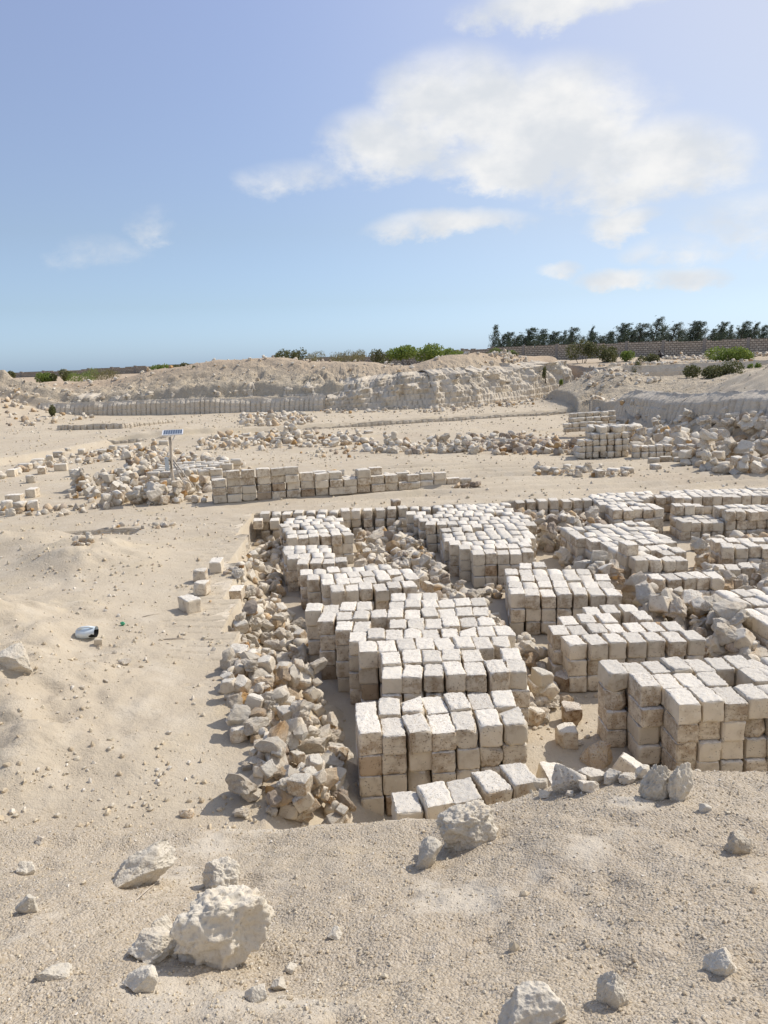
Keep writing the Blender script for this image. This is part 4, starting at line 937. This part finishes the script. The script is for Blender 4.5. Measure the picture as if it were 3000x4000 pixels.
# ------------------------------------------------------------------ solar panel on its pole
wood = flat_mat('weathered_wood', (.60, .53, .43), .9, 14, (.46, .39, .31), bmp=.01)
alu = flat_mat('panel_frame_metal', (.75, .76, .78), .4)
def solar_mat():
    m, t, b = new_mat('solar_cells'); tc_ = t.add('ShaderNodeTexCoord'); s_ = t.add('ShaderNodeSeparateXYZ'); t.l.new(tc_.outputs['Object'], s_.inputs[0])
    fx_ = t.m('FRACT', t.m('MULTIPLY', t.m('ADD', s_.outputs[0], .5), 13.6))
    line = t.m('GREATER_THAN', fx_, .62)
    t.l.new(t.mix(line, (.045, .055, .065), (.24, .27, .29)), b.inputs['Base Color']); setp(t, b, Roughness=.18); return m
qf = P(672, 1950, .6); qf = np.array([qf[0], 21.4, .75])
qt = PY(662, 1708, 21.4); qf = PY(681, 1945, 21.4)
pole = empty('solar_panel_post', (qf[0], 21.4, .6)); tag(pole, 'solar panel on a weathered pole rising from the rubble heap at left', 'solar panel')
def L_(v): return Vector(v) - pole.location
bm = bmesh.new(); pts = [L_((qf[0] + (qt[0] - qf[0]) * k + .012 * math.sin(k * 9), 21.4 + .01 * math.cos(k * 7), .6 + (qt[2] - .6) * k)) for k in np.linspace(0, 1, 9)]
tube_bm(bm, pts, [.05, .048, .045, .045, .042, .04, .038, .037, .035], 10); bm_obj('pole', bm, wood, pole, True)
pc = PY(675, 1692, 21.35); rot = Euler((R(20), R(-2), R(14))).to_matrix(); pcl = L_(pc) + Vector((0, 0, .02))
pn = empty('panel', pcl); pn.parent = pole; pn.rotation_euler = Euler((R(9), R(0), R(12))); pn.scale = (.87, .87, .87)
bm = bmesh.new(); 
for sx_ in (-1, 1): box_bm(bm, Vector((sx_ * .305, 0, 0)), (.03, .62, .035))
for sy_ in (-1, 1): box_bm(bm, Vector((0, sy_ * .295, 0)), (.58, .03, .035))
bm_obj('panel_frame', bm, alu, pn)
bm = bmesh.new(); box_bm(bm, Vector((0, 0, .004)), (.578, .558, .014)); bm_obj('solar_cells', bm, solar_mat(), pn)
bm = bmesh.new(); tube_bm(bm, [pcl + Vector((-.02, 0, -.22)), pcl + Vector((.06, .1, -.02))], .014, 6); tube_bm(bm, [pts[-1] - Vector((0, 0, .01)), pcl - Vector((0, 0, .012))], .02, 6); bm_obj('bracket', bm, alu, pole)
bxc = L_(PY(652, 1812, 21.33)); bm = bmesh.new(); box_bm(bm, bxc, (.07, .22, .36), Euler((0, 0, R(28))).to_matrix()); bmesh.ops.bevel(bm, geom=bm.edges[:], offset=.01, segments=2, affect='EDGES')
cbx = bm_obj('control_box', bm, flat_mat('box_grey', (.55, .60, .62), .5), pole)
bm = bmesh.new(); tube_bm(bm, [bxc + Vector((.0, -.1, .17)), bxc + Vector((.12, -.06, .08)), bxc + Vector((.14, -.05, -.12)), bxc + Vector((.02, -.1, -.17))], .012, 6); bm_obj('cable', bm, flat_mat('black_cable', (.03, .03, .035), .5), pole)
for i, (a, b) in enumerate((((678, 1800), (775, 1925)), ((680, 1815), (725, 1905)), ((676, 1795), (740, 1880)))):
    A_, B_ = L_(PY(*a, 21.3)), L_(PY(*b, 21.1 - .1 * i)); bm = bmesh.new(); mid = (A_ + B_) / 2 + Vector((.03, 0, -.04)); tube_bm(bm, [A_, mid, B_], [.022, .018, .012], 7); bm_obj('brace_branch', bm, wood, pole, True)

# ------------------------------------------------------------------ litter on the bench
def container():
    q = P(352, 2545, .6); zb = HZ(q[0], q[1]); root = empty('plastic_container', (q[0], q[1], zb), R(14)); tag(root, 'bluish white cut-open plastic container lying on its side, dark mouth to the right', 'container')
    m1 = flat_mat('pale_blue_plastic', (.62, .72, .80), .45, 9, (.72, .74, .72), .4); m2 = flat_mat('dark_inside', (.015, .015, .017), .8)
    bm = bmesh.new(); seg = 20; prof = [(-.155, .02), (-.15, .055), (-.13, .075), (-.08, .086), (0, .084), (.05, .078), (.095, .082), (.105, .084)]
    rings = []
    for x_, r_ in prof:
        rings.append([bm.verts.new((x_ + .02 * math.cos(6.2832 * k / seg) * (x_ > .05), r_ * 1.05 * math.cos(6.2832 * k / seg) * (1 - .12 * math.sin(12.566 * k / seg)), .078 + r_ * .88 * math.sin(6.2832 * k / seg) * (1 - .2 * max(0, math.cos(6.2832 * k / seg * 2)) * (x_ < .06)))) for k in range(seg)])
    for a, b in zip(rings, rings[1:]):
        for k in range(seg): bm.faces.new((a[k], b[k], b[(k + 1) % seg], a[(k + 1) % seg]))
    bm.faces.new(rings[0]); bm_obj('body', bm, m1, root, True)
    bm = bmesh.new(); rr = []
    for x_, s_ in ((.106, .97), (.02, .9), (-.10, .8)):
        rr.append([bm.verts.new((x_ + .02 * math.cos(6.2832 * k / seg) * (x_ > .05), .084 * s_ * 1.05 * math.cos(6.2832 * k / seg), .078 + .084 * s_ * .88 * math.sin(6.2832 * k / seg))) for k in range(seg)])
    for a, b in zip(rr, rr[1:]):
        for k in range(seg): bm.faces.new((a[k], a[(k + 1) % seg], b[(k + 1) % seg], b[k]))
    bm.faces.new(rr[-1]); bm_obj('inside', bm, m2, root, True)
    bm = bmesh.new(); tube_bm(bm, [(-.12, -.03, .145), (-.06, -.05, .172), (.02, -.05, .172), (.08, -.03, .15)], .016, 8); bm_obj('handle', bm, m1, root, True)
container()
q = P(392, 2562, .6); bm = bmesh.new(); box_bm(bm, Vector((0, 0, .045)), (.10, .05, .09), Euler((.1, .1, .2)).to_matrix()); bmesh.ops.bevel(bm, geom=bm.edges[:], offset=.006, segments=2, affect='EDGES')
o = bm_obj('small_slab', bm, MR); o.location = (q[0] - .0, q[1] - .02, HZ(q[0], q[1])); tag(o, 'small grey slab propped against the mouth of the plastic container', 'slab')
q = P(482, 2463, .6); V, Fc, tp = rock_geo(77, 4, .35, .2, (1, .9, .8), .5, .5)
o = link('crumpled_bag', np_mesh('crumpled_bag', V * .036, Fc, [flat_mat('green_plastic', (.02, .30, .13), .3, 20, (.10, .50, .28), .5)]), None, (q[0], q[1], HZ(q[0], q[1]) + .03)); tag(o, 'crumpled bright green plastic scrap on the bench', 'plastic scrap')
def twig(a, b, lab, r=.008, z=.6, bend=.02):
    A_, B_ = onground(*a), onground(*b); mid = (A_ + B_) / 2 + np.array([bend, bend, .01]); bm = bmesh.new()
    tube_bm(bm, [tuple(A_ + [0, 0, r]), tuple(mid + [0, 0, r]), tuple(B_ + [0, 0, r])], [r, r * .9, r * .6], 6); o = bm_obj('twig', bm, wood, None, True); tag(o, lab, 'twig', 'dry twigs on the ground')
twig((635, 2500), (750, 2500), 'long dry twig on the bench left of the saw cuts'); twig((555, 2412), (622, 2398), 'short pale twig on the bench left of the loose blocks', .006)
twig((500, 3545), (625, 3440), 'thin dark curved twig beside the slanting slab-like rock', .004, bend=.012); twig((790, 2503), (845, 2500), 'short dark twig at the saw cuts by the pit edge', .006)

# ------------------------------------------------------------------ boundary wall
def brick_mat():
    m, t, b = new_mat('wall_blocks'); tc_ = t.add('ShaderNodeTexCoord'); s_ = t.add('ShaderNodeSeparateXYZ'); t.l.new(tc_.outputs['Object'], s_.inputs[0])
    c_ = t.add('ShaderNodeCombineXYZ'); t.l.new(s_.outputs[0], c_.inputs[0]); t.l.new(s_.outputs[2], c_.inputs[1])
    nz = t.noise(tc_.outputs['Object'], 1.2, 4, .6); n2_ = t.noise(tc_.outputs['Object'], 9, 3, .6)
    br = t.add('ShaderNodeTexBrick', {'Scale': 1.0, 'Mortar Size': .042, 'Mortar Smooth': .25, 'Brick Width': .46, 'Row Height': .245, 'Color1': (.60, .52, .41, 1), 'Color2': (.42, .35, .27, 1), 'Mortar': (.16, .13, .10, 1)})
    dst = t.add('ShaderNodeVectorMath', operation='ADD'); t.l.new(c_.outputs[0], dst.inputs[0])
    wob = t.add('ShaderNodeVectorMath', operation='SCALE'); nn_ = t.add('ShaderNodeTexNoise', {'Scale': 5.0}); t.l.new(tc_.outputs['Object'], nn_.inputs['Vector']); t.l.new(nn_.outputs['Color'], wob.inputs[0]); wob.inputs['Scale'].default_value = .09
    t.l.new(wob.outputs[0], dst.inputs[1]); t.l.new(dst.outputs[0], br.inputs['Vector'])
    col = t.mix(t.m('MULTIPLY', t.ss(nz, .4, .7), .5), br.outputs['Color'], (.34, .28, .22)); col = t.mix(t.m('MULTIPLY', t.ss(n2_, .55, .7), .35), col, (.62, .56, .48))
    t.l.new(col, b.inputs['Base Color']); setp(t, b, Roughness=.95); bump(t, b, t.m('SUBTRACT', 1.0, br.outputs['Fac']), .8, .06); return m
MWALL = brick_mat(); MPIL = flat_mat('concrete_grey', (.30, .27, .24), .9, 3, (.22, .20, .18))
WL = [(-500, 1488, 150), (0, 1458, 138), (250, 1446, 134), (560, 1429, 129), (1000, 1410, 122), (1700, 1371, 112), (2000, 1353, 105), (2350, 1340, 98), (2600, 1332, 92), (2950, 1322, 86), (3300, 1312, 80)]
wp = np.array([PY(*a) for a in WL])
wall = empty('boundary_wall', (wp[5][0], wp[5][1], 2.5)); tag(wall, 'long block boundary wall with concrete pillars running behind the quarry', 'wall')
segl = np.r_[0, np.cumsum(np.linalg.norm(np.diff(wp[:, :2], axis=0), axis=1))]; npan = int(segl[-1] / 4.6); rs = random.Random(3)
for i in range(npan):
    sa, sb = segl[-1] * i / npan, segl[-1] * (i + 1) / npan
    A_ = np.array([np.interp(sa, segl, wp[:, k]) for k in range(3)]); B_ = np.array([np.interp(sb, segl, wp[:, k]) for k in range(3)])
    ln_ = np.linalg.norm((B_ - A_)[:2]); ang = math.atan2(B_[1] - A_[1], B_[0] - A_[0]); top = (A_[2] + B_[2]) / 2; nb_ = 10
    bm = bmesh.new(); n_ = int(ln_ / .23)
    prof = []; hcur = 0
    for k in range(n_ + 1):
        if rs.random() < .12: hcur = rs.choice([0, 0, -1, -1, 0, -2 if rs.random() < .3 else 0])
        prof.append(2.7 + hcur * .245 * .5)
    for y_ in (-.11, .11):
        pass
    fr = [[bm.verts.new((ln_ * k / n_, y_, z_)) for k in range(n_) for z_ in (0, prof[k])] for y_ in (-.11, .11)]
    for k in range(n_):
        a0, a1 = ln_ * k / n_, ln_ * (k + 1) / n_
        if k == 0 or prof[k] != prof[k - 1]: st_k = k
        if k == n_ - 1 or prof[k + 1] != prof[k]:
            x0_, x1_ = ln_ * st_k / n_, a1; box_bm(bm, Vector(((x0_ + x1_) / 2, 0, prof[k] / 2 - .3)), (x1_ - x0_, .22, prof[k] + .6))
    for v_ in [v for v in bm.verts if not v.link_faces]: bm.verts.remove(v_)
    o = bm_obj('wall_panel', bm, MWALL, wall); o.location = Vector((A_[0], A_[1], top - 2.7)) - wall.location; o.rotation_euler = (0, 0, ang)
    bm = bmesh.new(); box_bm(bm, Vector((0, 0, 1.1)), (.34, .32, 3.55)); o = bm_obj('pillar', bm, MPIL, wall); o.location = Vector((A_[0], A_[1], A_[2] - 2.75)) - wall.location; o.rotation_euler = (0, 0, ang)

# ------------------------------------------------------------------ vegetation
def leaf_mat(name, c1, c2, tr=.25):
    m, t, b = new_mat(name); g = t.add('ShaderNodeNewGeometry'); oi = t.add('ShaderNodeObjectInfo')
    t.l.new(t.mix(g.outputs['Random Per Island'], c1, c2), b.inputs['Base Color']); setp(t, b, Roughness=.6)
    tl = t.add('ShaderNodeBsdfTranslucent'); t.l.new(t.mix(g.outputs['Random Per Island'], c1, c2), tl.inputs[0])
    mx = t.add('ShaderNodeMixShader', {0: tr}); t.l.new(b.outputs[0], mx.inputs[1]); t.l.new(tl.outputs[0], mx.inputs[2])
    out = [n for n in t.n if n.type == 'OUTPUT_MATERIAL'][0]; t.l.new(mx.outputs[0], out.inputs[0]); return m
ML_CAS = leaf_mat('casuarina_needles', (.05, .075, .045), (.095, .125, .075)); ML_G = leaf_mat('green_leaves', (.13, .20, .035), (.27, .33, .07), .35)  # casuarina green is lightened a little, distance haze put into the leaf colour
ML_O = leaf_mat('olive_leaves', (.09, .11, .035), (.20, .19, .08)); ML_D = leaf_mat('dry_grass', (.16, .16, .06), (.30, .26, .13))
bark = flat_mat('bark', (.12, .09, .07), .9, 6, (.07, .05, .04))
def leaves(cent, size, rs, droop=None, elong=3.0, n_per=1):
    """cent (n,3); one bent two-triangle leaf blade per centre"""
    n = len(cent); d = rs.normal(0, 1, (n, 3));
    if droop is not None: d = d * .45 + np.array(droop)
    d /= np.linalg.norm(d, axis=1)[:, None]; s = np.cross(d, rs.normal(0, 1, (n, 3))); s /= np.linalg.norm(s, axis=1)[:, None]
    L = size * rs.uniform(.6, 1.3, (n, 1)); Wd = L / elong
    V = np.stack([cent - d * L / 2, cent + s * Wd / 2, cent + d * L / 2, cent - s * Wd / 2], 1).reshape(-1, 3)
    Fc = np.arange(n * 4).reshape(n, 4); return V, Fc
def casuarina(seed, h):
    rs = np.random.default_rng(seed); cents = []; bm = bmesh.new()
    lean = rs.uniform(.10, .28); pts = [(lean * h * (k ** 1.6), 0, h * k * .95) for k in np.linspace(0, 1, 7)]
    tube_bm(bm, pts, [h * .02 * (1 - .85 * k) + .01 for k in np.linspace(0, 1, 7)], 6)
    nb_ = 36
    for i in range(nb_):
        k = .12 + .86 * (i + rs.random()) / nb_; base = np.array([lean * h * k ** 1.6, 0, h * k * .95]); a = rs.uniform(0, 6.283)
        L = h * (.34 * (1 - k) ** .6 + .05) * rs.uniform(.6, 1.25); dirv = np.array([math.cos(a) + .55, math.sin(a), rs.uniform(.25, .9)]); dirv /= np.linalg.norm(dirv)
        tip = base + dirv * L; tube_bm(bm, [tuple(base), tuple((base + tip) / 2 + [0, 0, .03 * h * rs.random()]), tuple(tip)], [.02, .014, .006], 4)
        m_ = int(46 + 70 * (1 - k)); tt = rs.random(m_) ** .7
        c = base + (tip - base) * tt[:, None] + rs.normal(0, 1, (m_, 3)) * (.045 * h * (1.1 - .6 * k)) * np.array([1, 1, .8]) + np.array([.03 * h, 0, 0])
        cents.append(c)
    V, Fc = leaves(np.concatenate(cents), .055 * h, rs, (.9, 0, .35), 5.0)
    tr = bpy.data.meshes.new('trunk'); bm.to_mesh(tr); bm.free(); tr.materials.append(bark)
    return tr, np_mesh('crown', V, Fc, [ML_CAS], False)
TV = [casuarina(i, 1.0 * 6) for i in range(5)]
TP = [(60, 117, 118), (105, 160, 121), (160, 160, 117), (245, 118, 118), (320, 140, 121), (400, 135, 118), (470, 146, 117), (525, 113, 119), (630, 122, 121), (700, 168, 117), (745, 158, 120), (805, 92, 118), (862, 125, 121),
      (925, 93, 117), (1010, 72, 116), (1055, 110, 119), (1110, 85, 116), (1160, 120, 120), (1205, 95, 117), (1270, 72, 116), (1335, 108, 119), (1405, 60, 115), (1455, 84, 118), (1525, 78, 114), (1595, 62, 113), (1640, 80, 116), (1700, 70, 112), (1760, 60, 114)]
rs = random.Random(9)
TP = sorted(TP + [(a_ + rs.uniform(-14, 14), (172 if a_ < 700 else 150) + rs.uniform(-16, 22) - a_ * .012, rs.uniform(122, 126)) for a_ in range(90, 1760, 42)])
for i, (a, b, Yd) in enumerate(TP):
    px, py = 1900 + a * .663 - 8, 1200 + b * .663; q = PY(px, py, Yd); gz = 2.6; hh = (q[2] - gz) / .98; s_ = hh / 6
    root = empty('casuarina_tree', (q[0] - .10 * hh, Yd, gz)); root.rotation_euler = (0, 0, R(rs.uniform(-22, 22))); hh *= rs.uniform(.88, 1.06); s_ = hh / 6; wsc = s_ * rs.choice([.6, .85, 1.1, 1.45]); root.scale = (wsc, wsc, s_)
    tr, crn = TV[i % 5]; link('trunk', tr, root); link('crown', crn, root)
    side = ['leftmost', 'second from left', 'third from left'][i] if i < 3 else ordn(i) + ' from left'
    tag(root, ('tall' if b < 100 else 'shorter' if b < 130 else 'low') + ' dark wind-bent feathery tree behind the boundary wall, ' + side, 'tree', 'wind-bent trees behind the boundary wall')

def bush(px, py, wpx, hpx, Yd, mat, label, dens=900, leaf=.16, seed=0, grassy=False, depthm=None, name='bush'):
    rs = np.random.default_rng(seed + 300); q = PY(px, py + hpx / 2, Yd); s_ = depth(q) / FOC; w_, h_ = wpx * s_ / 2, hpx * s_; dm = depthm or min(w_, 2.5)
    root = empty(name, (q[0], q[1], q[2] - .1)); n = int(dens * 1.6)
    k = max(3, int(w_ / .8) + 3); h_ *= 1.15; lob = np.stack([rs.uniform(-.85, .85, k) * w_, rs.uniform(-.6, .6, k) * dm, rs.uniform(.3, .66, k) * h_], 1); lr = rs.uniform(.28, .45, k)
    li = rs.integers(0, k, n); d = rs.normal(0, 1, (n, 3)); d /= np.linalg.norm(d, axis=1)[:, None]
    c = lob[li] + d * (lr[li][:, None] * np.array([min(w_, h_ * 2.2), dm, h_]) * rs.uniform(.55, 1.08, (n, 1)))
    c = c[(c[:, 2] > 0)]
    V, Fc = leaves(c, leaf, rs, (.15, 0, 1.0) if grassy else None, 6.0 if grassy else 1.9)
    link('foliage', np_mesh('foliage', V, Fc, [mat], False), root)
    bm = bmesh.new()
    for j in range(min(k, 7)): tube_bm(bm, [(lob[j][0] * .4, lob[j][1] * .4, -.3), tuple(lob[j] * [.8, .8, .6]), tuple(lob[j])], [.03, .02, .008], 5)
    bm_obj('stems', bm, bark, root)
    tag(root, label, 'bush', 'bushes along the top of the quarry')
Z6 = lambda a, b: (1900 + a * .663, 1200 + b * .663)
Z5 = lambda a, b: (1000 + a * .603, 1300 + b * .603)
Z4 = lambda a, b: (a * .663, 1350 + b * .663)
bush(*Z5(1010, 140), 250, 62, 70, ML_G, 'large bright green bush on the ridge at the centre of the skyline', 2600, .2, 1)
bush(*Z5(1210, 150), 150, 56, 70.5, ML_G, 'green bush merging into the right side of the large skyline bush', 1300, .18, 2)
bush(*Z5(1130, 110), 60, 50, 71, ML_O, 'thin olive bush rising behind the large skyline bush', 350, .15, 3)
bush(*Z5(790, 140), 121, 64, 70, ML_O, 'dull olive bush left of the large skyline bush', 800, .16, 4)
bush(*Z5(620, 145), 175, 56, 71, ML_D, 'long dry brownish scrub on the ridge left of the olive bush', 1000, .2, 5, True)
bush(*Z5(450, 155), 162, 45, 71, ML_D, 'low dry scrub on the ridge between green and brown scrub', 900, .2, 6, True)
bush(*Z5(240, 152), 100, 48, 71, ML_O, 'small green bush at the left end of the ridge scrub', 700, .17, 7)
bush(*Z5(150, 155), 121, 48, 71, ML_O, 'olive scrub beside the small green ridge bush', 700, .18, 8)
bush(*Z5(1590, 135), 120, 30, 76, ML_O, 'low olive bush below the wall where the trees begin', 800, .16, 9)
bush(*Z4(250, 185), 110, 46, 74, ML_G, 'green scrub under the far left boundary wall', 900, .2, 10)
bush(*Z4(370, 175), 90, 40, 74, ML_O, 'olive scrub under the far left wall, right of the green scrub', 700, .2, 11)
bush(*Z4(510, 180), 175, 54, 73, ML_G, 'wide grassy green scrub below the left boundary wall', 1100, .22, 12, True)
bush(*Z4(620, 175), 135, 45, 73, ML_D, 'dry grassy scrub beside the wide green scrub at left', 800, .2, 13, True)
bush(*Z4(920, 142), 121, 35, 73, ML_G, 'low green scrub where the left wall meets the ridge', 600, .18, 14)
bush(*Z4(1060, 122), 80, 26, 73, ML_O, 'low olive scrub on the rising ridge left of centre', 500, .18, 15)
bush(*Z4(1180, 150), 55, 34, 63.5, ML_O, 'single dark bush growing on the dusty slope left of centre', 500, .14, 16)
bush(*Z4(30, 175), 90, 34, 75, ML_O, 'scrub at the extreme left below the wall', 600, .2, 17)
bush(*Z4(290, 385), 46, 42, 56.5, ML_O, 'small bush hanging above the left saw-cut face', 450, .14, 18)
bush(*Z6(90, 265), 110, 30, 78, ML_G, 'low green bush on the ridge left of the rubble pile', 700, .16, 19)
bush(*Z6(560, 255), 130, 66, 74, ML_O, 'tall olive bush in front of the wall behind the ledge stones', 1500, .18, 20)
bush(*Z6(690, 285), 120, 60, 73, ML_O, 'rounded dull bush right of the tall olive bush', 1300, .18, 21)
bush(*Z6(840, 290), 90, 44, 72, ML_G, 'green bush between the dull bush and the sitting person', 800, .16, 22)
bush(*Z6(930, 300), 110, 48, 70, ML_O, 'olive bush at the top of the pale cut terrace', 1000, .16, 23)
bush(*Z6(885, 375), 60, 66, 60.5, ML_O, 'straggly bush hanging down the pale cut terrace', 500, .15, 24)
bush(*Z6(1450, 278), 220, 58, 66, ML_G, 'wide bright green bush on the upper terrace at right', 2600, .19, 25)
bush(*Z6(1330, 375), 190, 60, 52, ML_O, 'broad olive bush on the spur above the grooved face', 2200, .16, 26)
bush(*Z6(1580, 362), 60, 42, 56, ML_G, 'small green bush near the right edge on the terrace', 500, .14, 27)
bush(*Z6(155, 430), 60, 60, 62, ML_O, 'grey-green plant growing out of the quarry face', 500, .13, 28)
bush(*Z6(355, 385), 36, 46, 63, ML_O, 'narrow plant on the quarry face below the ledge stones', 300, .13, 29)
bush(*Z6(420, 430), 34, 28, 62, ML_G, 'small dark green plant low on the quarry face', 250, .12, 30)
bush(*Z6(1340, 520), 26, 40, 43.5, ML_O, 'thin weed on the dusty slope above the grooved face', 160, .09, 31)
bush(*Z6(1235, 648), 28, 26, 41, ML_G, 'tiny green plant at the base of the grooved face', 160, .08, 32)
lap('plants')

# ------------------------------------------------------------------ the sitting person
def person():
    q = PY(2588, 1398, 76.5); gz = q[2]; root = empty('person', (q[0], q[1], gz)); tag(root, 'person in grey top sitting bent forward on the stones before the wall', 'person')
    skin = flat_mat('dark_skin', (.035, .022, .016), .6); shirt = flat_mat('grey_cloth', (.38, .38, .39), .9); trou = flat_mat('black_cloth', (.02, .02, .025), .9)
    def skinned(name, verts, edges, rad, mat):
        me = bpy.data.meshes.new(name); me.from_pydata(verts, edges, []); me.materials.append(mat); o = link(name, me, root)
        md = o.modifiers.new('skin', 'SKIN'); me.skin_vertices.new() if not me.skin_vertices else None
        for i, r_ in enumerate(rad): me.skin_vertices[0].data[i].radius = (r_, r_); me.skin_vertices[0].data[i].use_root = i == 0
        s_ = o.modifiers.new('sub', 'SUBSURF'); s_.levels = s_.render_levels = 1; return o
    # faces left (-x): pelvis, spine, neck, head, arms, legs
    V_ = [(0, 0, .12), (-.06, 0, .32), (-.20, 0, .50), (-.28, 0, .56), (-.36, 0, .66), (-.38, 0, .74),
          (-.20, -.17, .48), (-.36, -.18, .28), (-.50, -.10, .12), (-.56, -.09, .08), (-.20, .17, .48), (-.36, .18, .28), (-.50, .10, .12), (-.56, .09, .08),
          (-.08, -.10, .12), (-.42, -.14, .26), (-.50, -.13, -.12), (-.62, -.13, -.16), (-.08, .10, .12), (-.42, .14, .26), (-.50, .13, -.12), (-.62, .13, -.16)]
    E_ = [(0, 1), (1, 2), (2, 3), (3, 4), (4, 5), (2, 6), (6, 7), (7, 8), (8, 9), (2, 10), (10, 11), (11, 12), (12, 13), (0, 14), (14, 15), (15, 16), (16, 17), (0, 18), (18, 19), (19, 20), (20, 21)]
    r_ = [.12, .12, .13, .05, .09, .08, .055, .04, .03, .03, .055, .04, .03, .03, .09, .065, .04, .035, .09, .065, .04, .035]
    skinned('body', V_, E_, r_, skin)
    skinned('shirt', [(.0, 0, .16), (-.06, 0, .33), (-.20, 0, .50), (-.20, -.16, .48), (-.27, -.17, .40), (-.20, .16, .48), (-.27, .17, .40)], [(0, 1), (1, 2), (2, 3), (3, 4), (2, 5), (5, 6)], [.15, .15, .155, .075, .065, .075, .065], shirt)
    skinned('trousers', [(0, 0, .10), (-.08, -.10, .12), (-.42, -.14, .26), (-.49, -.13, -.06), (-.08, .10, .12), (-.42, .14, .26), (-.49, .13, -.06)], [(0, 1), (1, 2), (2, 3), (0, 4), (4, 5), (5, 6)], [.14, .11, .082, .06, .11, .082, .06], trou)
person()
lap('end')
